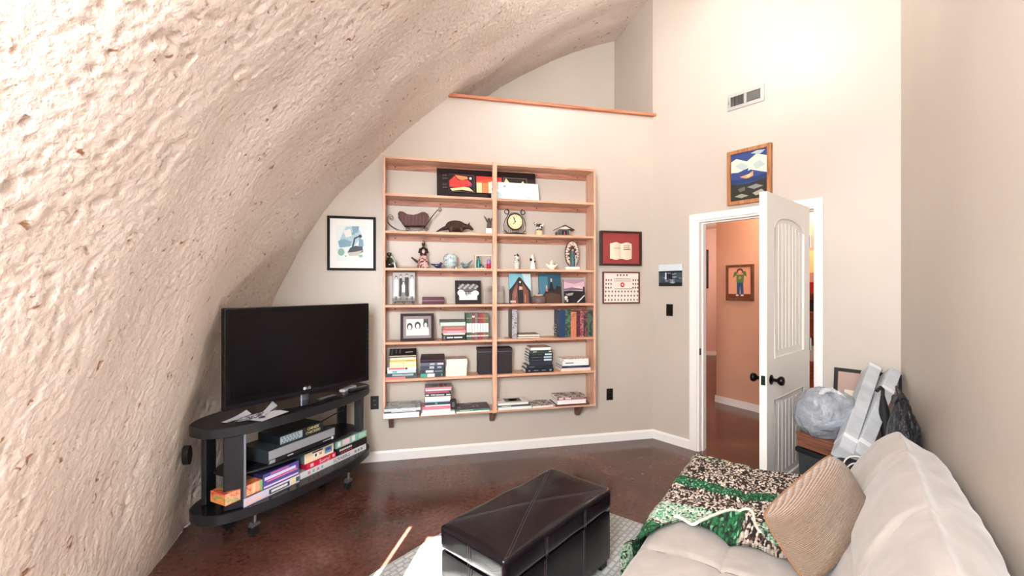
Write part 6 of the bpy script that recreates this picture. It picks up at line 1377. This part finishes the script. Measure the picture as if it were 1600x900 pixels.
# leaning frame against the door wall
lf = thing('leaning_frame', 'black picture frame leaning on the wall behind the silver-wrapped beams', 'picture frame'); FD.put(lf, 1.475+0.185, -0.12, 0.0)
frame_parts(lf, 0.37, 0.905, 0.024, 0.02, mat((24, 20, 20), 0.3), [('r', h(226, 214, 200), (.12, .62, .62, .86))]+[('r', h(60, 50, 50), (.34+.05*(i % 2), .64+.03*i, .56, .652+.03*i)) for i in range(6)], h(176, 150, 138))
for o in lf.children: o.rotation_euler = (math.radians(-7.0), 0, 0)
# silver wrapped beams
M_foil = mat((190, 196, 202), 0.4, var=0.12, scale=9)
def beam(label, p0, p1, w_, t_, band):
    p0, p1 = Vector(p0), Vector(p1); d = p1-p0; L_ = d.length; r = thing('wrapped_beam', label, 'beam', group=None)
    r.location = p0; zz = d.normalized(); xx = zz.cross(Vector((0.55, 0.83, 0))).normalized(); yy = zz.cross(xx)
    M = Matrix((xx, yy, zz)).transposed(); r.rotation_euler = M.to_euler()
    b = MB(M_foil); b.box(-w_/2, w_/2, -t_/2, t_/2, 0, L_, bev=0.004); b.build('wrapping', r)
    b = MB(mat((222, 226, 230), 0.3))
    for q in band: b.box(-w_/2-0.0015, w_/2+0.0015, -t_/2-0.0015, t_/2+0.0015, L_*q, L_*q+0.03, bev=0.002)
    b.build('tape_band', r)
    b = MB(h(110, 118, 126)); b.box(-w_/2+0.004, w_/2-0.004, -t_/2+0.004, t_/2-0.004, L_, L_+0.004); b.build('end_cap', r)
beam('left one of two silver-wrapped beams leaning into the corner', (1.765, 2.33, 0.5705), (2.365, 2.86, 0.93), 0.068, 0.09, (0.10, 0.95))
beam('right one of two silver-wrapped beams leaning into the corner', (1.820, 2.30, 0.556), (2.405, 2.76, 0.915), 0.062, 0.09, (0.10, 0.72))
# black duffel between sofa and tote
db = thing('duffel_bag', 'black soft bag standing between the sofa end and the storage tote', 'bag'); FU.put(db, 2.935, -0.225)
b = MB(mat((30, 30, 36), 0.7, bump=0.4, scale=40)); cushion(b, -0.07, 0.07, -0.14, 0.14, 0, 0.545, 0.05, 8, 18, 24, lambda p, n: n*0.02*noise.noise(p*6)*min(1, p.z*8)); b.build('body', db)
b = MB(mat((30, 30, 36), 0.6)); b.tube([(0, -0.10, 0.53), (0, -0.08, 0.57), (0, 0.0, 0.578), (0, 0.06, 0.57), (0, 0.08, 0.53)], 0.008, seg=8); b.build('handle', db)
# white wire hoops
wh = thing('wire_rack', 'white wire rack with two hoops poking up behind the pillow', 'wire rack'); FU.put(wh, 2.83, -0.185, 0.0)
for q, (dx, w2_, zt) in enumerate(((0.0, 0.055, 0.60), (-0.018, 0.045, 0.57))):
    b = MB(mat((222, 216, 206), 0.3)); b.tube([(dx, w2_, 0.0), (dx, w2_, zt-0.06)]+[(dx, w2_*math.cos(t), zt-0.06+0.06*math.sin(t)) for t in [PI*i/12 for i in range(1, 12)]]+[(dx, -w2_, zt-0.06), (dx, -w2_, 0.0)], 0.0035, seg=8); b.build('hoop', wh)
b = MB(mat((222, 216, 206), 0.3)); b.tube([(-0.018, -0.045, 0.42), (0.0, -0.055, 0.42), (0, 0.055, 0.42), (-0.018, 0.045, 0.42)], 0.003, seg=6, closed=True); b.build('cross_wire', wh)
# tall black bag by the right wall
gb = thing('garbage_bag', 'tall black plastic bag in the corner behind the sofa backrest', 'bag'); FU.put(gb, 3.02, -0.385)
b = MB(plastic((34, 36, 42), 'black_plastic', 0.28)); bag_surface(b, (0, 0, 0.465), 0.155, 0.072, 0.46, 5.0, 0.95, 0.14, nu=64, nv=80, neck=0.2, wr=4); b.build('bag_body', gb)
b = MB(plastic((34, 36, 42), 'black_plastic_b', 0.28)); b.tube([(-0.03, 0.02, 0.86), (-0.07, 0.04, 0.90), (-0.09, 0.05, 0.87)], [0.02, 0.014, 0.004], seg=8); b.tube([(0.0, 0.0, 0.88), (0.04, 0.02, 0.94)], [0.02, 0.006], seg=8); b.build('gathered_top', gb)
um = thing('umbrella', 'black folded umbrella propped beside the tall black bag', 'umbrella'); um.location = (0, 0, 0)
pA, pB = Vector((2.13, 2.50, 0.84)), Vector((1.92, 2.17, 0.12)); 
b = MB(mat((24, 24, 28), 0.6)); b.tube([pA, pA.lerp(pB, .1), pA.lerp(pB, .3), pA.lerp(pB, .75)], [0.010, 0.024, 0.022, 0.010], seg=10); b.build('canopy', um)
b = MB(mat((190, 190, 194), 0.25, 0.9)); b.tube([pA.lerp(pB, .75), pB], 0.004, seg=8); b.build('shaft', um, label='silver shaft')
b = MB(mat((24, 24, 28), 0.35)); b.tube([pA, pA+Vector((0.0, 0.0, 0.04)), pA+Vector((-0.03, -0.02, 0.055)), pA+Vector((-0.06, -0.03, 0.035))], 0.009, seg=8); b.build('handle', um)
# ================================================================ ceiling lamp and hall
cl = thing('ceiling_light', 'round white glass lamp hanging from the dome above the room', 'lamp'); cl.location = (LAMP.x, LAMP.y, 3.50)
b = MB(M_white); b.lathe([(0.0, 0.36), (0.06, 0.36), (0.06, 0.34), (0.012, 0.33), (0.012, 0.02), (0.05, 0.0), (0.0, 0.0)], seg=20); b.build('canopy_rod', cl)
b = MB(mat((255, 250, 240), 0.3, emit=3.0)); b.lathe([(0.0, 0.0), (0.10, -0.002), (0.14, 0.02), (0.15, 0.028), (0.14, 0.026), (0.10, 0.004), (0.0, 0.004)], seg=28); b.build('glass_shade', cl)
# hall picture
BAM = wood('bamboo_frame', (70, 40, 26), (110, 66, 42), (130, 86, 56), 8, 2)
def hall_picture():
    x0, x1 = FH.hit(1134, 440, .03)[0], FH.hit(1176.5, 440, .03)[0]; z1, z0 = FH.hit(1155, 413.5, .03)[1], FH.hit(1155, 470, .03)[1]
    r = thing('framed_picture', 'bamboo-framed picture of a child in green and blue in the hall', 'picture'); FH.put(r, (x0+x1)/2, -0.001, z0)
    SKN, GRN_, JN, HR = h(230, 176, 140), h(96, 120, 70), h(52, 84, 120), h(96, 50, 34)
    frame_parts(r, x1-x0, z1-z0, 0.03, 0.03, BAM, [('r', h(228, 168, 138), (0, 0, 1, 1)), ('r', h(110, 60, 40), (0, 0, 1, .14)), ('p', JN, [(.38, .12), (.5, .12), (.52, .4), (.56, .12), (.68, .14), (.66, .55), (.38, .55)]), ('p', GRN_, [(.36, .5), (.68, .5), (.7, .76), (.36, .76)]), ('p', GRN_, [(.36, .74), (.2, .66), (.26, .84), (.42, .88)]), ('p', GRN_, [(.68, .74), (.82, .7), (.78, .86), (.62, .88)]),
        ('e', HR, (.52, .87, .14, .09)), ('e', SKN, (.52, .84, .09, .06)), ('e', W1, (.4, .1, .07, .03)), ('e', W1, (.62, .1, .07, .03)), ('e', h(150, 160, 90), (.52, .66, .07, .05))], h(228, 168, 138))
hall_picture()
hw = thing('dark_picture', 'narrow dark framed picture on the far hall wall', 'picture'); xw = (1101-800)/680*9.42; hw.location = (xw, 9.448, 1.45)
b = MB(mat((50, 30, 28), 0.4))
for x0_, x1_, z0_, z1_ in ((-0.20, 0.085, 0, 0.04), (-0.20, 0.085, 0.80, 0.84), (-0.20, -0.16, 0.04, 0.80), (0.045, 0.085, 0.04, 0.80)): b.box(x0_, x1_, -0.03, 0, z0_, z1_, bev=0.003)
b.build('frame', hw); b = MB(mat((34, 24, 26), 0.3)); b.box(-0.16, 0.045, -0.012, -0.001, 0.04, 0.80); b.build('picture', hw)
# hall shelf glimpsed through the hinge gap
xs_ = FH.hit(1269, 500, .25)[0]
sh_ = thing('hall_shelf', 'orange wooden shelf unit in the hall glimpsed past the hinges', 'shelf'); FH.put(sh_, xs_, 0, 0)
ORW = wood('orange_shelf', (150, 70, 44), (196, 100, 66), (214, 124, 84), 4, 0)
b = MB(ORW); b.box(-0.25, -0.23, -0.28, -0.0005, 0, 1.42).box(0.23, 0.25, -0.28, -0.0005, 0, 1.42).box(-0.23, 0.23, -0.012, -0.0005, 0, 1.42); b.build('side_panels', sh_)
for z in (0.06, 0.38, 0.70, 0.98, 1.20, 1.40):
    b = MB(ORW); b.box(-0.23, 0.23, -0.28, -0.012, z, z+0.02); b.build('shelf', sh_)
for (z, hh, c_, nm, lb_, ct_) in ((1.2205, 0.12, (40, 26, 26), 'dark_box', 'dark box on the upper shelf of the orange hall unit', 'box'), (0.7205, 0.16, (226, 226, 222), 'white_box', 'white box on the middle shelf of the orange hall unit', 'box'), (1.4205, 0.10, (190, 50, 40), 'red_tin', 'red tin on top of the orange hall unit', 'tin')):
    b = MB(h(*c_)); b.box(-0.12, 0.12, -0.25, -0.05, 0, hh, bev=0.006); b.box(-0.122, 0.122, -0.252, -0.048, hh-0.02, hh-0.014, h(*[int(q*0.8) for q in c_])); tag(FH.put(b.build(nm), xs_, 0, z), lb_, ct_)
ps_ = MB(h(240, 218, 150)); ps_.box(-0.25, 0.25, -0.004, -0.0005, 0, 0.24); tag(FH.put(ps_.build('yellow_poster'), xs_, 0, 1.62), 'pale yellow poster on the hall wall above the orange shelf unit', 'poster')
